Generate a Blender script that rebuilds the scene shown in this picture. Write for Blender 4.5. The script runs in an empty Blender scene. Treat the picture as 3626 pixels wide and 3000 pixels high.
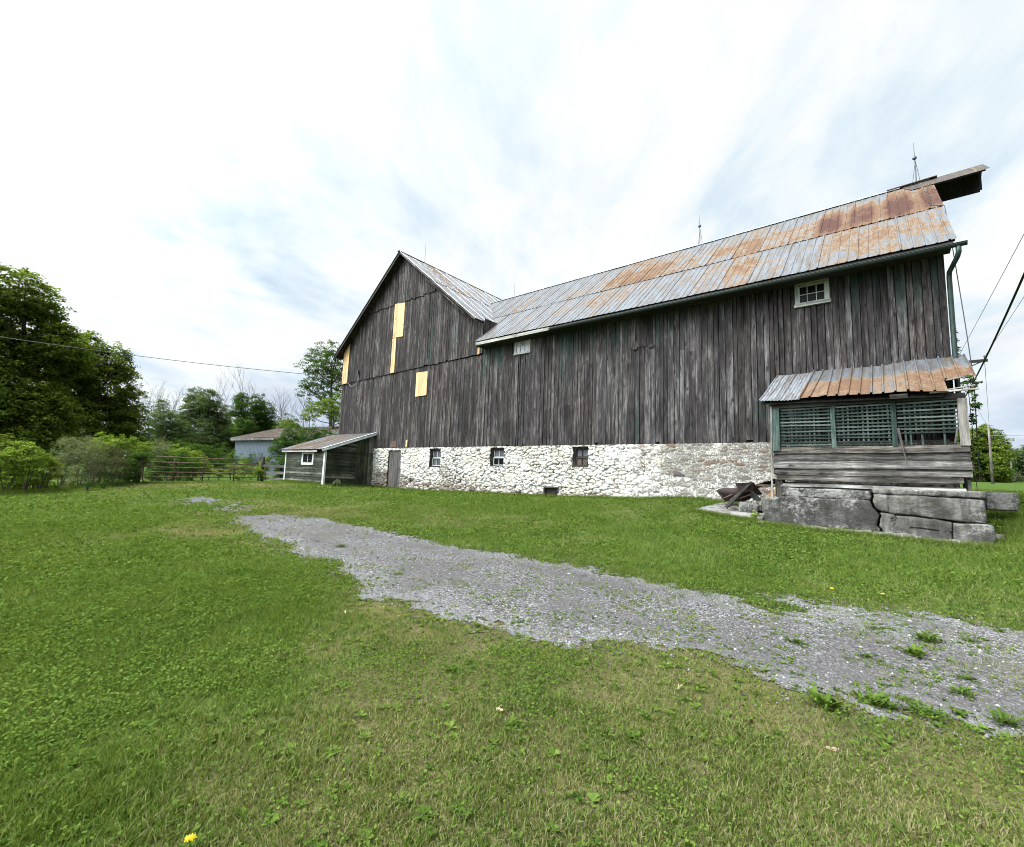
import bpy, math, random
import numpy as np
from mathutils import Vector, Matrix

# ------------------------------------------------------------------ camera, sky, sun
SC = bpy.context.scene
COL = SC.collection
rad = math.radians
FPX = 1600.0/1.7275
ROLL, PITCH, YAW = rad(2.07), rad(6.39), rad(40.1)
_F = np.array([-math.sin(YAW)*math.cos(PITCH), math.cos(YAW)*math.cos(PITCH), math.sin(PITCH)])
_R0 = np.array([math.cos(YAW), math.sin(YAW), 0.0]); _U0 = np.cross(_R0, _F)
_R = _R0*math.cos(ROLL)+_U0*math.sin(ROLL); _U = -_R0*math.sin(ROLL)+_U0*math.cos(ROLL)
cam = bpy.data.cameras.new('camera'); camo = bpy.data.objects.new('camera', cam); COL.objects.link(camo)
cam.sensor_width = 36; cam.lens = 1600*36/3626; cam.clip_start = 0.05; cam.clip_end = 3000
M = Matrix.Identity(4)
for i in range(3):
    M[i][0] = _R[i]; M[i][1] = _U[i]; M[i][2] = -_F[i]
camo.matrix_world = M
SC.camera = camo

SUN_EL, SUN_AZ = rad(52), rad(-150)      # azimuth from +Y towards +X : behind the viewer, to the left
w = bpy.data.worlds.new('World'); SC.world = w; w.use_nodes = True
nt = w.node_tree; nt.nodes.clear()
def N(nt, t, **kw):
    n = nt.nodes.new(t)
    for k, v in kw.items(): setattr(n, k, v)
    return n
class G:
    """tiny node-graph helper"""
    def __init__(s, nt): s.nt = nt
    def n(s, t, **kw): return N(s.nt, t, **kw)
    def l(s, a, b): s.nt.links.new(a, b)
    def setin(s, sock, v):
        if hasattr(v, 'is_output') or isinstance(v, bpy.types.NodeSocket): s.l(v, sock)
        elif isinstance(v, (tuple, list)) and len(v) == 3 and sock.type == 'RGBA': sock.default_value = (*v, 1)
        else: sock.default_value = v
    def math(s, op, a, b=0.0, c=0.0, clamp=False):
        m = s.n('ShaderNodeMath', operation=op, use_clamp=clamp)
        s.setin(m.inputs[0], a); s.setin(m.inputs[1], b); s.setin(m.inputs[2], c); return m.outputs[0]
    def vmath(s, op, a, b=(0, 0, 0)):
        m = s.n('ShaderNodeVectorMath', operation=op); s.setin(m.inputs[0], a); s.setin(m.inputs[1], b); return m.outputs[0]
    def noise(s, vec, scale=5, detail=3, rough=.55, dist=0.0, dims='3D'):
        m = s.n('ShaderNodeTexNoise', noise_dimensions=dims); s.setin(m.inputs['Vector'], vec)
        m.inputs['Scale'].default_value = scale; m.inputs['Detail'].default_value = detail
        m.inputs['Roughness'].default_value = rough; m.inputs['Distortion'].default_value = dist
        return m.outputs['Fac']
    def vor(s, vec, scale=5, feature='F1', out='Distance', dims='3D', rnd=1.0):
        m = s.n('ShaderNodeTexVoronoi', feature=feature, voronoi_dimensions=dims); s.setin(m.inputs['Vector'], vec)
        m.inputs['Scale'].default_value = scale; m.inputs['Randomness'].default_value = rnd
        return m.outputs[out]
    def step(s, v, a, b):
        m = s.n('ShaderNodeMapRange', interpolation_type='SMOOTHSTEP'); s.setin(m.inputs['Value'], v)
        s.setin(m.inputs['From Min'], a); s.setin(m.inputs['From Max'], b); return m.outputs[0]
    def lin(s, v, a, b, c, d):
        m = s.n('ShaderNodeMapRange'); s.setin(m.inputs['Value'], v)
        m.inputs['From Min'].default_value = a; m.inputs['From Max'].default_value = b
        m.inputs['To Min'].default_value = c; m.inputs['To Max'].default_value = d; return m.outputs[0]
    def mix(s, f, a, b, mode='MIX'):
        m = s.n('ShaderNodeMix', data_type='RGBA', blend_type=mode)
        s.setin(m.inputs[0], f); s.setin(m.inputs[6], a); s.setin(m.inputs[7], b); return m.outputs[2]
    def ramp(s, f, pts):
        m = s.n('ShaderNodeValToRGB'); s.setin(m.inputs[0], f); e = m.color_ramp.elements
        while len(e) < len(pts): e.new(0.5)
        for k, (p, c) in enumerate(pts): e[k].position = p; e[k].color = (*c, 1)
        return m.outputs[0]
    def attr(s, name, out='Fac'):
        m = s.n('ShaderNodeAttribute', attribute_name=name); return m.outputs[out]
    def pos(s): return s.n('ShaderNodeNewGeometry').outputs['Position']
    def scale(s, v, xyz): return s.vmath('MULTIPLY', v, xyz)
    def comb(s, x, y, z):
        m = s.n('ShaderNodeCombineXYZ'); s.setin(m.inputs[0], x); s.setin(m.inputs[1], y); s.setin(m.inputs[2], z); return m.outputs[0]
    def sep(s, v):
        m = s.n('ShaderNodeSeparateXYZ'); s.setin(m.inputs[0], v); return m.outputs
    def bump(s, h, strength=.5, dist=.02):
        m = s.n('ShaderNodeBump'); m.inputs['Strength'].default_value = strength; m.inputs['Distance'].default_value = dist
        s.setin(m.inputs['Height'], h); return m.outputs[0]

g_ = G(nt)
sky = g_.n('ShaderNodeTexSky', sky_type='NISHITA'); sky.sun_disc = False
sky.sun_elevation = SUN_EL; sky.sun_rotation = SUN_AZ % (2*math.pi)
bg = g_.n('ShaderNodeBackground'); bg.inputs[1].default_value = 0.1
wo = g_.n('ShaderNodeOutputWorld'); g_.l(bg.outputs[0], wo.inputs[0])
gen = g_.n('ShaderNodeTexCoord').outputs['Generated']
sx, sy, sz = g_.sep(gen)
den = g_.math('ADD', g_.math('MAXIMUM', sz, 0.0), 0.16)
# cloud layer plane, stretched along the wind direction (azimuth -35 deg)
ca, sa = math.cos(rad(-35)), math.sin(rad(-35))
px_ = g_.math('DIVIDE', sx, den); py_ = g_.math('DIVIDE', sy, den)
al = g_.math('ADD', g_.math('MULTIPLY', px_, sa), g_.math('MULTIPLY', py_, ca))
ac = g_.math('SUBTRACT', g_.math('MULTIPLY', px_, ca), g_.math('MULTIPLY', py_, sa))
cv = g_.comb(g_.math('MULTIPLY', al, .62), g_.math('MULTIPLY', ac, 1.0), 7.7)
n1 = g_.noise(cv, 1.7, 6, .56, .45)
n2 = g_.noise(g_.vmath('ADD', cv, (11.3, 4.1, 0)), 4.2, 6, .6, .4)
cl = g_.math('ADD', g_.math('MULTIPLY', n1, .68), g_.math('MULTIPLY', n2, .32))
ccol = g_.ramp(cl, [(0.32, (.60, .72, .86)), (0.40, (.73, .85, .94)), (0.46, (.87, .95, .985)), (0.51, (.98, 1.0, 1.0)), (0.62, (1.08, 1.08, 1.07))])
# low over the horizon the layer is greyer
hor = g_.step(sz, 0.0, 0.34)
n3 = g_.noise(g_.comb(g_.math('MULTIPLY', al, .7), g_.math('MULTIPLY', ac, .9), 9.0), 1.6, 4, .5, .4)
low = g_.ramp(n3, [(0.36, (.50, .60, .77)), (0.49, (.70, .80, .92)), (0.60, (.95, .99, 1.01))])
ccol = g_.mix(hor, low, ccol)
# the cloud layer glows most around the hidden sun (behind the viewer)
sdv = (math.sin(SUN_AZ)*math.cos(SUN_EL), math.cos(SUN_AZ)*math.cos(SUN_EL), math.sin(SUN_EL))
dt = g_.n('ShaderNodeVectorMath', operation='DOT_PRODUCT'); g_.l(gen, dt.inputs[0]); dt.inputs[1].default_value = sdv
glow = g_.lin(g_.math('POWER', g_.math('MAXIMUM', g_.math('ADD', g_.math('MULTIPLY', dt.outputs['Value'], .5), .5), 0.0), 16.0), 0, 1, 6.75, 115.0)
gv = g_.comb(glow, glow, glow)
cs_ = g_.vmath('MULTIPLY', ccol, gv)
full = g_.mix(0.95, sky.outputs[0], cs_)
g_.l(full, bg.inputs[0])

sl = bpy.data.lights.new('sun', 'SUN'); sl.energy = 1.5; sl.angle = rad(14); sl.color = (1.0, .96, .9)
so = bpy.data.objects.new('sun', sl); COL.objects.link(so)
sd = Vector((math.sin(SUN_AZ)*math.cos(SUN_EL), math.cos(SUN_AZ)*math.cos(SUN_EL), math.sin(SUN_EL)))
so.rotation_euler = sd.to_track_quat('Z', 'Y').to_euler(); so.location = (0, -10, 40)

SC.view_settings.view_transform = 'Standard'; SC.view_settings.look = 'None'
SC.view_settings.exposure = 0.62; SC.view_settings.gamma = 1.0
SC.render.engine = 'CYCLES'
cy = SC.cycles
cy.max_bounces = 5; cy.diffuse_bounces = 3; cy.glossy_bounces = 2; cy.transmission_bounces = 2; cy.transparent_max_bounces = 4
cy.filter_width = 1.0; cy.use_denoising = True; cy.caustics_reflective = False; cy.caustics_refractive = False

# ------------------------------------------------------------------ helpers
RNG = np.random.default_rng(7)
random.seed(7)

def at(px, py, dist):
    """a point seen in the direction of photo position (px,py; 2099 wide) at a horizontal distance in metres"""
    r = _F*FPX+_R*(px-1049.5)-_U*(py-868.5)
    return r*(dist/math.hypot(r[0], r[1]))

def hash2(ix, iy, seed):
    h = (ix.astype(np.int64)*374761393+iy.astype(np.int64)*668265263+seed*974634777) & 0xffffffff
    h = ((h ^ (h >> 13))*1274126177) & 0xffffffff
    return ((h ^ (h >> 16)) & 0xffffff)/float(0xffffff)
def vnoise(x, y, seed=0):
    x = np.asarray(x, float); y = np.asarray(y, float)
    ix = np.floor(x); iy = np.floor(y); fx = x-ix; fy = y-iy
    fx = fx*fx*(3-2*fx); fy = fy*fy*(3-2*fy)
    ix = ix.astype(np.int64); iy = iy.astype(np.int64)
    a = hash2(ix, iy, seed); b = hash2(ix+1, iy, seed); c = hash2(ix, iy+1, seed); d = hash2(ix+1, iy+1, seed)
    return (a*(1-fx)+b*fx)*(1-fy)+(c*(1-fx)+d*fx)*fy
def fbm(x, y, seed=0, o=4):
    s = 0; a = .5; t = 0
    for k in range(o):
        s = s+a*vnoise(np.asarray(x)*2**k+17.3*k, np.asarray(y)*2**k-9.1*k, seed+k); t += a; a *= .5
    return s/t
def sstep(a, b, x):
    t = np.clip((np.asarray(x, float)-a)/(b-a), 0, 1); return t*t*(3-2*t)

def mesh_from(name, V, Fc, mat=None, parent=None, attrs=None, smooth=False):
    """V (n,3); Fc list of faces or (m,k) array; attrs {name: (n,) or (n,3)}"""
    me = bpy.data.meshes.new(name)
    V = np.asarray(V, np.float32)
    if isinstance(Fc, np.ndarray):
        m, k = Fc.shape
        me.vertices.add(len(V)); me.vertices.foreach_set('co', V.ravel())
        me.loops.add(m*k); me.loops.foreach_set('vertex_index', Fc.astype(np.int32).ravel())
        me.polygons.add(m); me.polygons.foreach_set('loop_start', np.arange(0, m*k, k, dtype=np.int32))
        me.polygons.foreach_set('loop_total', np.full(m, k, np.int32))
        me.update(calc_edges=True)
    else:
        me.from_pydata(V.tolist(), [], Fc)
    for an, av in (attrs or {}).items():
        av = np.asarray(av, np.float32)
        a = me.attributes.new(an, 'FLOAT' if av.ndim == 1 else 'FLOAT_VECTOR', 'POINT')
        a.data.foreach_set('value' if av.ndim == 1 else 'vector', av.ravel())
    me.validate()
    if smooth: me.polygons.foreach_set('use_smooth', np.ones(len(me.polygons), bool))
    o = bpy.data.objects.new(name, me); COL.objects.link(o)
    if mat: me.materials.append(mat)
    if parent: 
        o.parent = parent; o.matrix_parent_inverse = parent.matrix_world.inverted()
    return o

def tag(o, label=None, cat=None, group=None, kind=None):
    if label: o['label'] = label
    if cat: o['category'] = cat
    if group: o['group'] = group
    if kind: o['kind'] = kind
    return o
def thing(name, label, cat, loc=(0, 0, 0), group=None):
    o = bpy.data.objects.new(name, None); COL.objects.link(o); o.location = loc
    o.matrix_world = Matrix.Translation(loc); o.empty_display_size = .2
    return tag(o, label, cat, group)

class MB:
    """collects shapes; build() links them as one mesh. attribute tc = (across, along grain, seed), rnd"""
    def __init__(s): s.v = []; s.f = []; s.tc = []; s.r = []; s.ex = {}
    def add(s, vs, fs, tcs, rnd=None, **ex):
        b = len(s.v); rnd = random.random() if rnd is None else rnd
        s.v += [tuple(map(float, p)) for p in vs]; s.f += [[b+i for i in f] for f in fs]
        s.tc += [tuple(map(float, t)) for t in tcs]; s.r += [rnd]*len(vs)
        for k, e in ex.items():
            s.ex.setdefault(k, {}); 
            for i in range(len(vs)): s.ex[k][b+i] = e[i] if hasattr(e, '__len__') else e
    def obox(s, p0, p1, wd, th, side=None, rnd=None, taper=1.0, **ex):
        """board from p0 to p1, width wd along side, thickness th"""
        p0 = Vector(p0); p1 = Vector(p1); d = p1-p0; L = d.length; d.normalize()
        side = Vector(side) if side is not None else (Vector((0, 0, 1)) if abs(d.z) < .9 else Vector((1, 0, 0)))
        side = (side-d*side.dot(d)).normalized(); n = d.cross(side)
        vs = []; tcs = []; rnd = random.random() if rnd is None else rnd; off = rnd*53.0
        for k, (p, l, q) in enumerate(((p0, 0, 1), (p1, L, taper))):
            for a, b in ((-1, -1), (1, -1), (1, 1), (-1, 1)):
                vs.append(p+side*(a*wd*q/2)+n*(b*th*q/2)); tcs.append((a*wd/2+b*th+off, l+off*1.7, rnd))
        fs = [(0, 1, 2, 3), (7, 6, 5, 4), (0, 4, 5, 1), (1, 5, 6, 2), (2, 6, 7, 3), (3, 7, 4, 0)]
        s.add(vs, fs, tcs, rnd, **ex); return s
    def box(s, x0, x1, y0, y1, z0, z1, grain='z', rnd=None, **ex):
        if grain == 'z': return s.obox(((x0+x1)/2, (y0+y1)/2, z0), ((x0+x1)/2, (y0+y1)/2, z1), abs(x1-x0), abs(y1-y0), (1, 0, 0), rnd, **ex)
        if grain == 'x': return s.obox((x0, (y0+y1)/2, (z0+z1)/2), (x1, (y0+y1)/2, (z0+z1)/2), abs(z1-z0), abs(y1-y0), (0, 0, 1), rnd, **ex)
        return s.obox(((x0+x1)/2, y0, (z0+z1)/2), ((x0+x1)/2, y1, (z0+z1)/2), abs(z1-z0), abs(x1-x0), (0, 0, 1), rnd, **ex)
    def tube(s, pts, r, n=6, rnd=None, cap=True):
        pts = [Vector(p) for p in pts]; rs = r if hasattr(r, '__len__') else [r]*len(pts)
        rnd = random.random() if rnd is None else rnd
        vs = []; tcs = []; L = 0; prev = None
        for k, p in enumerate(pts):
            d = (pts[min(k+1, len(pts)-1)]-pts[max(k-1, 0)])
            if d.length < 1e-6: d = Vector((0, 0, 1))
            d.normalize()
            if prev is None: prev = Vector((1, 0, 0)) if abs(d.x) < .8 else Vector((0, 1, 0))
            a = (prev-d*prev.dot(d)).normalized(); b = d.cross(a); prev = a
            if k: L += (p-pts[k-1]).length
            for j in range(n):
                t = 2*math.pi*j/n; vs.append(p+a*(math.cos(t)*rs[k])+b*(math.sin(t)*rs[k])); tcs.append((t*rs[k]*1.0+rnd*31, L+rnd*17, rnd))
        fs = []
        for k in range(len(pts)-1):
            for j in range(n):
                fs.append((k*n+j, k*n+(j+1) % n, (k+1)*n+(j+1) % n, (k+1)*n+j))
        if cap: fs += [tuple(range(n-1, -1, -1)), tuple((len(pts)-1)*n+j for j in range(n))]
        s.add(vs, fs, tcs, rnd); return s
    def ball(s, c, r, n=8, rnd=None, sq=1.0):
        vs = []; fs = []; c = Vector(c)
        for i in range(n+1):
            th = math.pi*i/n
            for j in range(n*2):
                ph = math.pi*j/n; vs.append(c+Vector((math.sin(th)*math.cos(ph)*r, math.sin(th)*math.sin(ph)*r, math.cos(th)*r*sq)))
        for i in range(n):
            for j in range(n*2):
                a = i*2*n+j; b = i*2*n+(j+1) % (2*n); fs.append((a, a+2*n, b+2*n, b))
        s.add(vs, fs, [tuple(v) for v in vs], rnd); return s
    def quad(s, ps, tcs=None, rnd=None, **ex):
        s.add(ps, [tuple(range(len(ps)))], tcs or [tuple(p) for p in ps], rnd, **ex); return s
    def build(s, name, mat, parent=None, smooth=False, label=None):
        at_ = {'tc': np.array(s.tc), 'rnd': np.array(s.r)}
        for k, d in s.ex.items():
            a = np.zeros(len(s.v))
            for i, e in d.items(): a[i] = e
            at_[k] = a
        o = mesh_from(name, s.v, s.f, mat, parent, at_, smooth)
        if label: o['label'] = label
        return o

# ------------------------------------------------------------------ materials
def mat(name):
    m = bpy.data.materials.new(name); m.use_nodes = True; m.node_tree.nodes.clear()
    g = G(m.node_tree); out = g.n('ShaderNodeOutputMaterial'); b = g.n('ShaderNodeBsdfPrincipled')
    g.l(b.outputs[0], out.inputs[0]); return m, g, b, out
def setp(g, b, **kw):
    for k, v in kw.items():
        s = b.inputs[{'col': 'Base Color', 'rough': 'Roughness', 'metal': 'Metallic', 'spec': 'Specular IOR Level', 'nor': 'Normal'}[k]]
        g.setin(s, v)

def plain(name, col, rough=.7, metal=0., var=.25, sc=6., bump=.2):
    m, g, b, o = mat(name)
    n = g.noise(g.pos(), sc, 5, .6)
    c = g.mix(g.step(n, .3, .7), tuple(x*(1-var) for x in col), tuple(min(1, x*(1+var)) for x in col))
    setp(g, b, col=c, rough=rough, metal=metal, nor=g.bump(g.noise(g.pos(), sc*6, 4), bump, .01)); return m

def wood(name, dark, mid, light, green=0.0, gcol=(.012, .045, .032), knots=1.0, rough=.85, vary=.55, moss=0.0, lift=0.0):
    m, g, b, o = mat(name)
    tc = g.attr('tc', 'Vector'); rnd = g.attr('rnd')
    st = g.noise(g.scale(tc, (15, .55, 3)), 1, 8, .74, .3)
    fine = g.noise(g.scale(tc, (38, 3.2, 9)), 1, 5, .7)
    patch = g.noise(g.scale(tc, (5, 1.1, 2)), 1, 5, .6, .6)
    v = g.math('ADD', g.math('MULTIPLY', st, .60), g.math('ADD', g.math('MULTIPLY', fine, .46), g.math('MULTIPLY', patch, .40)))
    v = g.math('ADD', v, g.math('MULTIPLY', g.math('SUBTRACT', rnd, .5), vary*.42))
    blot = g.noise(g.scale(g.pos(), (1.6, 1.6, .55)), 1, 5, .65)
    v = g.math('ADD', v, g.math('MULTIPLY', g.math('SUBTRACT', blot, .5), .35))
    c = g.ramp(v, [(0.59-lift, dark), (0.745-lift, mid), (0.96-lift, light)])
    # board to board tone, slightly warm or cold
    hue = g.mix(g.math('FRACT', g.math('MULTIPLY', rnd, 17.3)), (1.06, .99, .93), (.97, 1.0, 1.04))
    c = g.mix(.8, c, g.mix(1.0, c, hue, 'MULTIPLY'))
    if knots:
        kd = g.vor(g.scale(tc, (4.6, 1.7, 0)), 1, 'F1', 'Distance', '2D')
        ks = g.noise(g.scale(tc, (9, 9, 0)), 1, 2)
        kn = g.math('MULTIPLY', g.step(g.math('ADD', kd, g.math('MULTIPLY', g.math('SUBTRACT', ks, .5), .40)), .20, .03), g.step(g.sep(g.vor(g.scale(tc, (4.6, 1.7, 0)), 1, 'F1', 'Color', '2D'))[0], .35, .75))
        c = g.mix(g.math('MULTIPLY', kn, .8*knots), c, tuple(x*.3 for x in dark))
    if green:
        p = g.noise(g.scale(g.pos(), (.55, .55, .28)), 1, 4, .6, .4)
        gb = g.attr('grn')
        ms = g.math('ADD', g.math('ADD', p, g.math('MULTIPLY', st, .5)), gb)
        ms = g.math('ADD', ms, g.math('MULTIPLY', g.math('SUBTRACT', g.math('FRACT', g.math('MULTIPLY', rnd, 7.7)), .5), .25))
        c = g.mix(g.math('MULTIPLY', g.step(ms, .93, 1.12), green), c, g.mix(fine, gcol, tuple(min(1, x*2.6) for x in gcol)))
    if moss:
        p = g.noise(g.pos(), 2.2, 5, .65)
        c = g.mix(g.math('MULTIPLY', g.step(p, .52, .68), moss), c, (.045, .055, .018))
    h = g.math('ADD', g.math('MULTIPLY', st, .7), g.math('MULTIPLY', fine, .3))
    setp(g, b, col=c, rough=rough, spec=.25, nor=g.bump(h, .55, .012)); return m

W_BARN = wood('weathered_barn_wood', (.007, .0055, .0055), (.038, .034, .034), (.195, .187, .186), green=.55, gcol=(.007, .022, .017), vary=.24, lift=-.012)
W_WING = wood('weathered_gable_wood', (.006, .0045, .0045), (.028, .024, .023), (.17, .156, .152), green=.55, knots=1.0, vary=.24, lift=-.008)
W_DARK = wood('dark_old_wood', (.010, .009, .008), (.028, .025, .022), (.07, .065, .06), knots=.6)
W_SHED = wood('mossy_clapboard', (.010, .013, .009), (.035, .043, .030), (.20, .20, .18), lift=.005, green=.5, gcol=(.02, .03, .016), moss=.55)
W_GREY = wood('grey_driftwood', (.018, .016, .014), (.105, .098, .09), (.40, .385, .36), knots=1.0, vary=.8, lift=.05)
W_GREEN = wood('green_painted_wood', (.008, .016, .014), (.022, .042, .036), (.11, .14, .128), knots=.3, vary=.7)
W_PLY = wood('fresh_pine_board', (.30, .17, .075), (.52, .345, .175), (.60, .42, .235), lift=.03, knots=.7, vary=.4, rough=.65)
W_TAN = wood('tan_board', (.18, .11, .05), (.42, .30, .16), (.6, .48, .30), knots=.4)
W_WHITE = wood('flaking_white_paint', (.20, .21, .19), (.46, .49, .47), (.62, .64, .62), lift=.08, knots=.15, vary=.25)
W_PALEG = wood('pale_window_paint', (.12, .13, .115), (.32, .34, .315), (.48, .50, .46), lift=.04, knots=.1, vary=.25)
W_DOOR = wood('bare_door_wood', (.03, .028, .026), (.085, .08, .075), (.17, .165, .155), knots=.3)
W_POST = wood('grey_post_wood', (.06, .055, .05), (.2, .19, .18), (.4, .39, .37), knots=.4)
BARK = wood('bark', (.02, .016, .012), (.06, .05, .04), (.13, .115, .095), knots=.2)
DEADW = wood('dead_twigs', (.09, .085, .09), (.16, .155, .16), (.24, .23, .24), knots=.0)
DKGREEN = plain('dark_green_gutter_paint', (.004, .015, .011), .5, var=.35, bump=.1)
GREYPIPE = plain('grey_green_pipe_paint', (.009, .027, .022), .5, var=.35, bump=.1)
BLACKISH = plain('blackened_iron', (.02, .018, .02), .6, var=.4)
RUSTIRON = plain('rusty_iron', (.07, .038, .026), .85, var=.5, sc=14)
GATERUST = plain('rusty_gate_tube', (.14, .085, .055), .8, var=.5, sc=9)
RUBBER = plain('black_cable', (.015, .015, .017), .6)
MIDWIRE = plain('mid_grey_cable', (.055, .06, .055), .7)
THINWIRE = plain('thin_grey_wire', (.22, .22, .24), .6)
CERAMIC = plain('dark_insulator', (.05, .03, .025), .25)
BALLG = plain('blue_glass_ball', (.03, .06, .09), .15)
INSIDE = plain('interior_shade_black', (.012, .011, .010), .95)
YEL = plain('dandelion_yellow', (.75, .55, .02), .8, var=.1, sc=60)
CHIP = plain('pale_wood_chip', (.5, .38, .24), .9, var=.3, sc=40)

def glass(name, col, rough=.06, metal=0.0, spec=.35):
    m, g, b, o = mat(name)
    n = g.noise(g.pos(), 3, 3)
    setp(g, b, col=g.mix(g.step(n, .35, .65), tuple(x*.6 for x in col), col), rough=rough, spec=spec, nor=g.bump(g.noise(g.pos(), 2.2, 2), .12, .02)); return m
GL_DARK = glass('dark_window_glass', (.006, .006, .008), .3, spec=.08)
GL_PALE = glass('sky_reflection_glass', (.42, .43, .50), .2)  # pale bluish base colour paints in reflected sky and lit interior
GL_GREY = glass('dusty_window_glass', (.09, .095, .11), .25)
GL_BROWN = glass('brown_boarded_glass', (.075, .055, .042), .5)

def roofmetal(name, silver=(.195, .208, .228), rustmul=1.0, warm=0.0):
    m, g, b, o = mat(name)
    tc = g.attr('tc', 'Vector'); rust = g.attr('rust'); rnd = g.attr('rnd')
    big = g.noise(g.scale(tc, (1.1, .8, 7)), 1, 5, .65, 1.0)
    mid = g.noise(g.scale(tc, (5.5, 3.0, 3)), 1, 6, .72, 1.6)
    strk = g.noise(g.scale(tc, (13, .9, 3)), 1, 6, .7)
    fine = g.noise(g.scale(tc, (60, 30, 3)), 1, 3, .6)
    v = g.math('ADD', g.math('ADD', g.math('MULTIPLY', big, .36), g.math('MULTIPLY', mid, .46)), g.math('ADD', g.math('MULTIPLY', strk, .12), g.math('MULTIPLY', fine, .12)))
    v = g.math('ADD', g.math('ADD', v, g.math('MULTIPLY', g.math('SUBTRACT', strk, .5), .16)), rust)                      # rust attribute shifts the threshold
    dirt = g.step(g.noise(g.scale(tc, (14, 1.5, 1)), 1, 5, .6), .35, .75)
    sv = g.mix(dirt, silver, tuple(x*.66 for x in silver))
    sv = g.mix(g.math('MULTIPLY', g.step(rnd, .1, .9), .35), sv, tuple(x*.75 for x in silver))
    sv = g.mix(g.math('MULTIPLY', g.step(g.math('ADD', strk, g.math('MULTIPLY', mid, .5)), .68, .86), .75), sv, (.125, .092, .062))
    c = g.mix(g.step(v, .55, .60), sv, (.165, .115, .070))
    c = g.mix(g.math('MULTIPLY', g.step(v, .59, .66), g.lin(fine, .35, .65, .35, 1.0)), c, (.092, .040, .019))
    c = g.mix(g.step(v, .70, .86), c, (.056, .020, .013))
    # rust in the seams
    mt = g.math('MULTIPLY', g.math('SUBTRACT', 1.0, g.step(v, .55, .62)), .55)
    ro = g.lin(g.step(v, .55, .62), 0, 1, .48, .92)
    setp(g, b, col=c, rough=ro, metal=mt, spec=.4, nor=g.bump(g.math('ADD', g.math('MULTIPLY', strk, .4), fine), .25, .006)); return m
ROOFM = roofmetal('rusted_galvanised_sheet')
ROOFW = roofmetal('pale_galvanised_sheet', (.34, .365, .40))
CORR = plain('blue_grey_metal_siding', (.095, .12, .15), .5, .2, var=.15, sc=3)

def stone_mat():
    m, g, b, o = mat('whitewashed_rubble_stone')
    j = g.attr('joint'); cr = g.attr('cellr'); pt = g.attr('paint'); P = g.pos()
    fine = g.noise(P, 28, 5, .7); mid = g.noise(P, 9, 5, .7, .5); low = g.noise(P, 1.3, 4, .6)
    stone = g.ramp(cr, [(0.0, (.10, .095, .09)), (.25, (.22, .20, .175)), (.5, (.28, .24, .19)), (.72, (.16, .145, .13)), (.84, (.17, .115, .085)), (.90, (.24, .22, .20)), (1.0, (.04, .04, .043))])
    stone = g.mix(g.math('MULTIPLY', g.attr('mortar'), g.step(g.math('ADD', cr, g.math('MULTIPLY', g.math('SUBTRACT', mid, .5), .5)), .78, .72)), stone, g.mix(g.step(fine, .4, .6), (.15, .14, .125), (.27, .26, .235)))
    stone = g.mix(g.step(mid, .3, .7), stone, g.mix(1.0, stone, (.62, .60, .58), 'MULTIPLY'))
    wash = g.mix(g.step(mid, .42, .72), (.64, .64, .615), (.36, .36, .33))
    wash = g.mix(g.math('MULTIPLY', g.step(low, .44, .66), .55), wash, (.50, .45, .34))
    pm = g.math('ADD', pt, g.math('ADD', g.math('MULTIPLY', g.math('SUBTRACT', fine, .5), 2.2), g.math('MULTIPLY', g.math('SUBTRACT', mid, .5), 2.6)))
    c = g.mix(g.step(pm, .40, .58), stone, wash)
    mort = g.mix(g.step(fine, .3, .7), (.20, .19, .165), (.38, .365, .33))
    deep = g.mix(g.step(mid, .35, .6), (.022, .018, .014), (.10, .082, .062))
    jc = g.mix(g.attr('mortar'), deep, mort)
    c = g.mix(g.math('MULTIPLY', g.step(g.math('ADD', j, g.math('MULTIPLY', g.math('SUBTRACT', fine, .5), .7)), .40, .72), .9), c, jc)
    setp(g, b, col=c, rough=.92, spec=.2, nor=g.bump(g.math('ADD', fine, g.math('MULTIPLY', mid, .8)), .7, .02)); return m
STONE = stone_mat()

def concrete_mat(name='old_stained_concrete', base=(.27, .26, .24)):
    m, g, b, o = mat(name); P = g.pos()
    a = g.noise(P, 2.2, 6, .7, .6); f = g.noise(P, 22, 5, .7); s = g.noise(g.scale(P, (7, 7, .9)), 1, 5, .65)
    w = g.math('ADD', g.math('MULTIPLY', g.noise(g.vmath('ADD', P, (5, 2, 1)), 1.7, 3, .5), .55), g.math('MULTIPLY', g.noise(P, 17, 6, .8), .45))
    c = g.mix(g.step(a, .35, .65), tuple(x*.30 for x in base), base)
    c = g.mix(g.math('MULTIPLY', g.step(s, .40, .68), .75), c, (.045, .043, .040))
    c = g.mix(g.math('MULTIPLY', g.step(g.noise(g.vmath('ADD', P, (9, 1, 4)), 1.4, 4), .52, .62), .7), c, (.05, .048, .045))
    c = g.mix(g.math('MULTIPLY', g.step(w, .485, .56), .75), c, (.38, .375, .36))
    c = g.mix(g.math('MULTIPLY', g.step(g.noise(g.scale(P, (3, 3, 14)), 1, 5, .7), .56, .66), .6), c, (.035, .032, .028))
    c = g.mix(g.math('MULTIPLY', g.step(f, .48, .66), .6), c, tuple(x*.3 for x in base))
    c = g.mix(g.math('MULTIPLY', g.step(g.noise(P, 5, 4), .62, .72), .5), c, (.10, .11, .05))
    setp(g, b, col=c, rough=.95, spec=.2, nor=g.bump(g.math('ADD', f, g.math('ADD', a, g.noise(P, 45, 5, .75))), 1.0, .04)); return m
CONC = concrete_mat()
CONCD = concrete_mat('dark_stained_concrete', (.13, .125, .118))
CONCL = concrete_mat('pale_slab_concrete', (.38, .36, .32))

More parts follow.
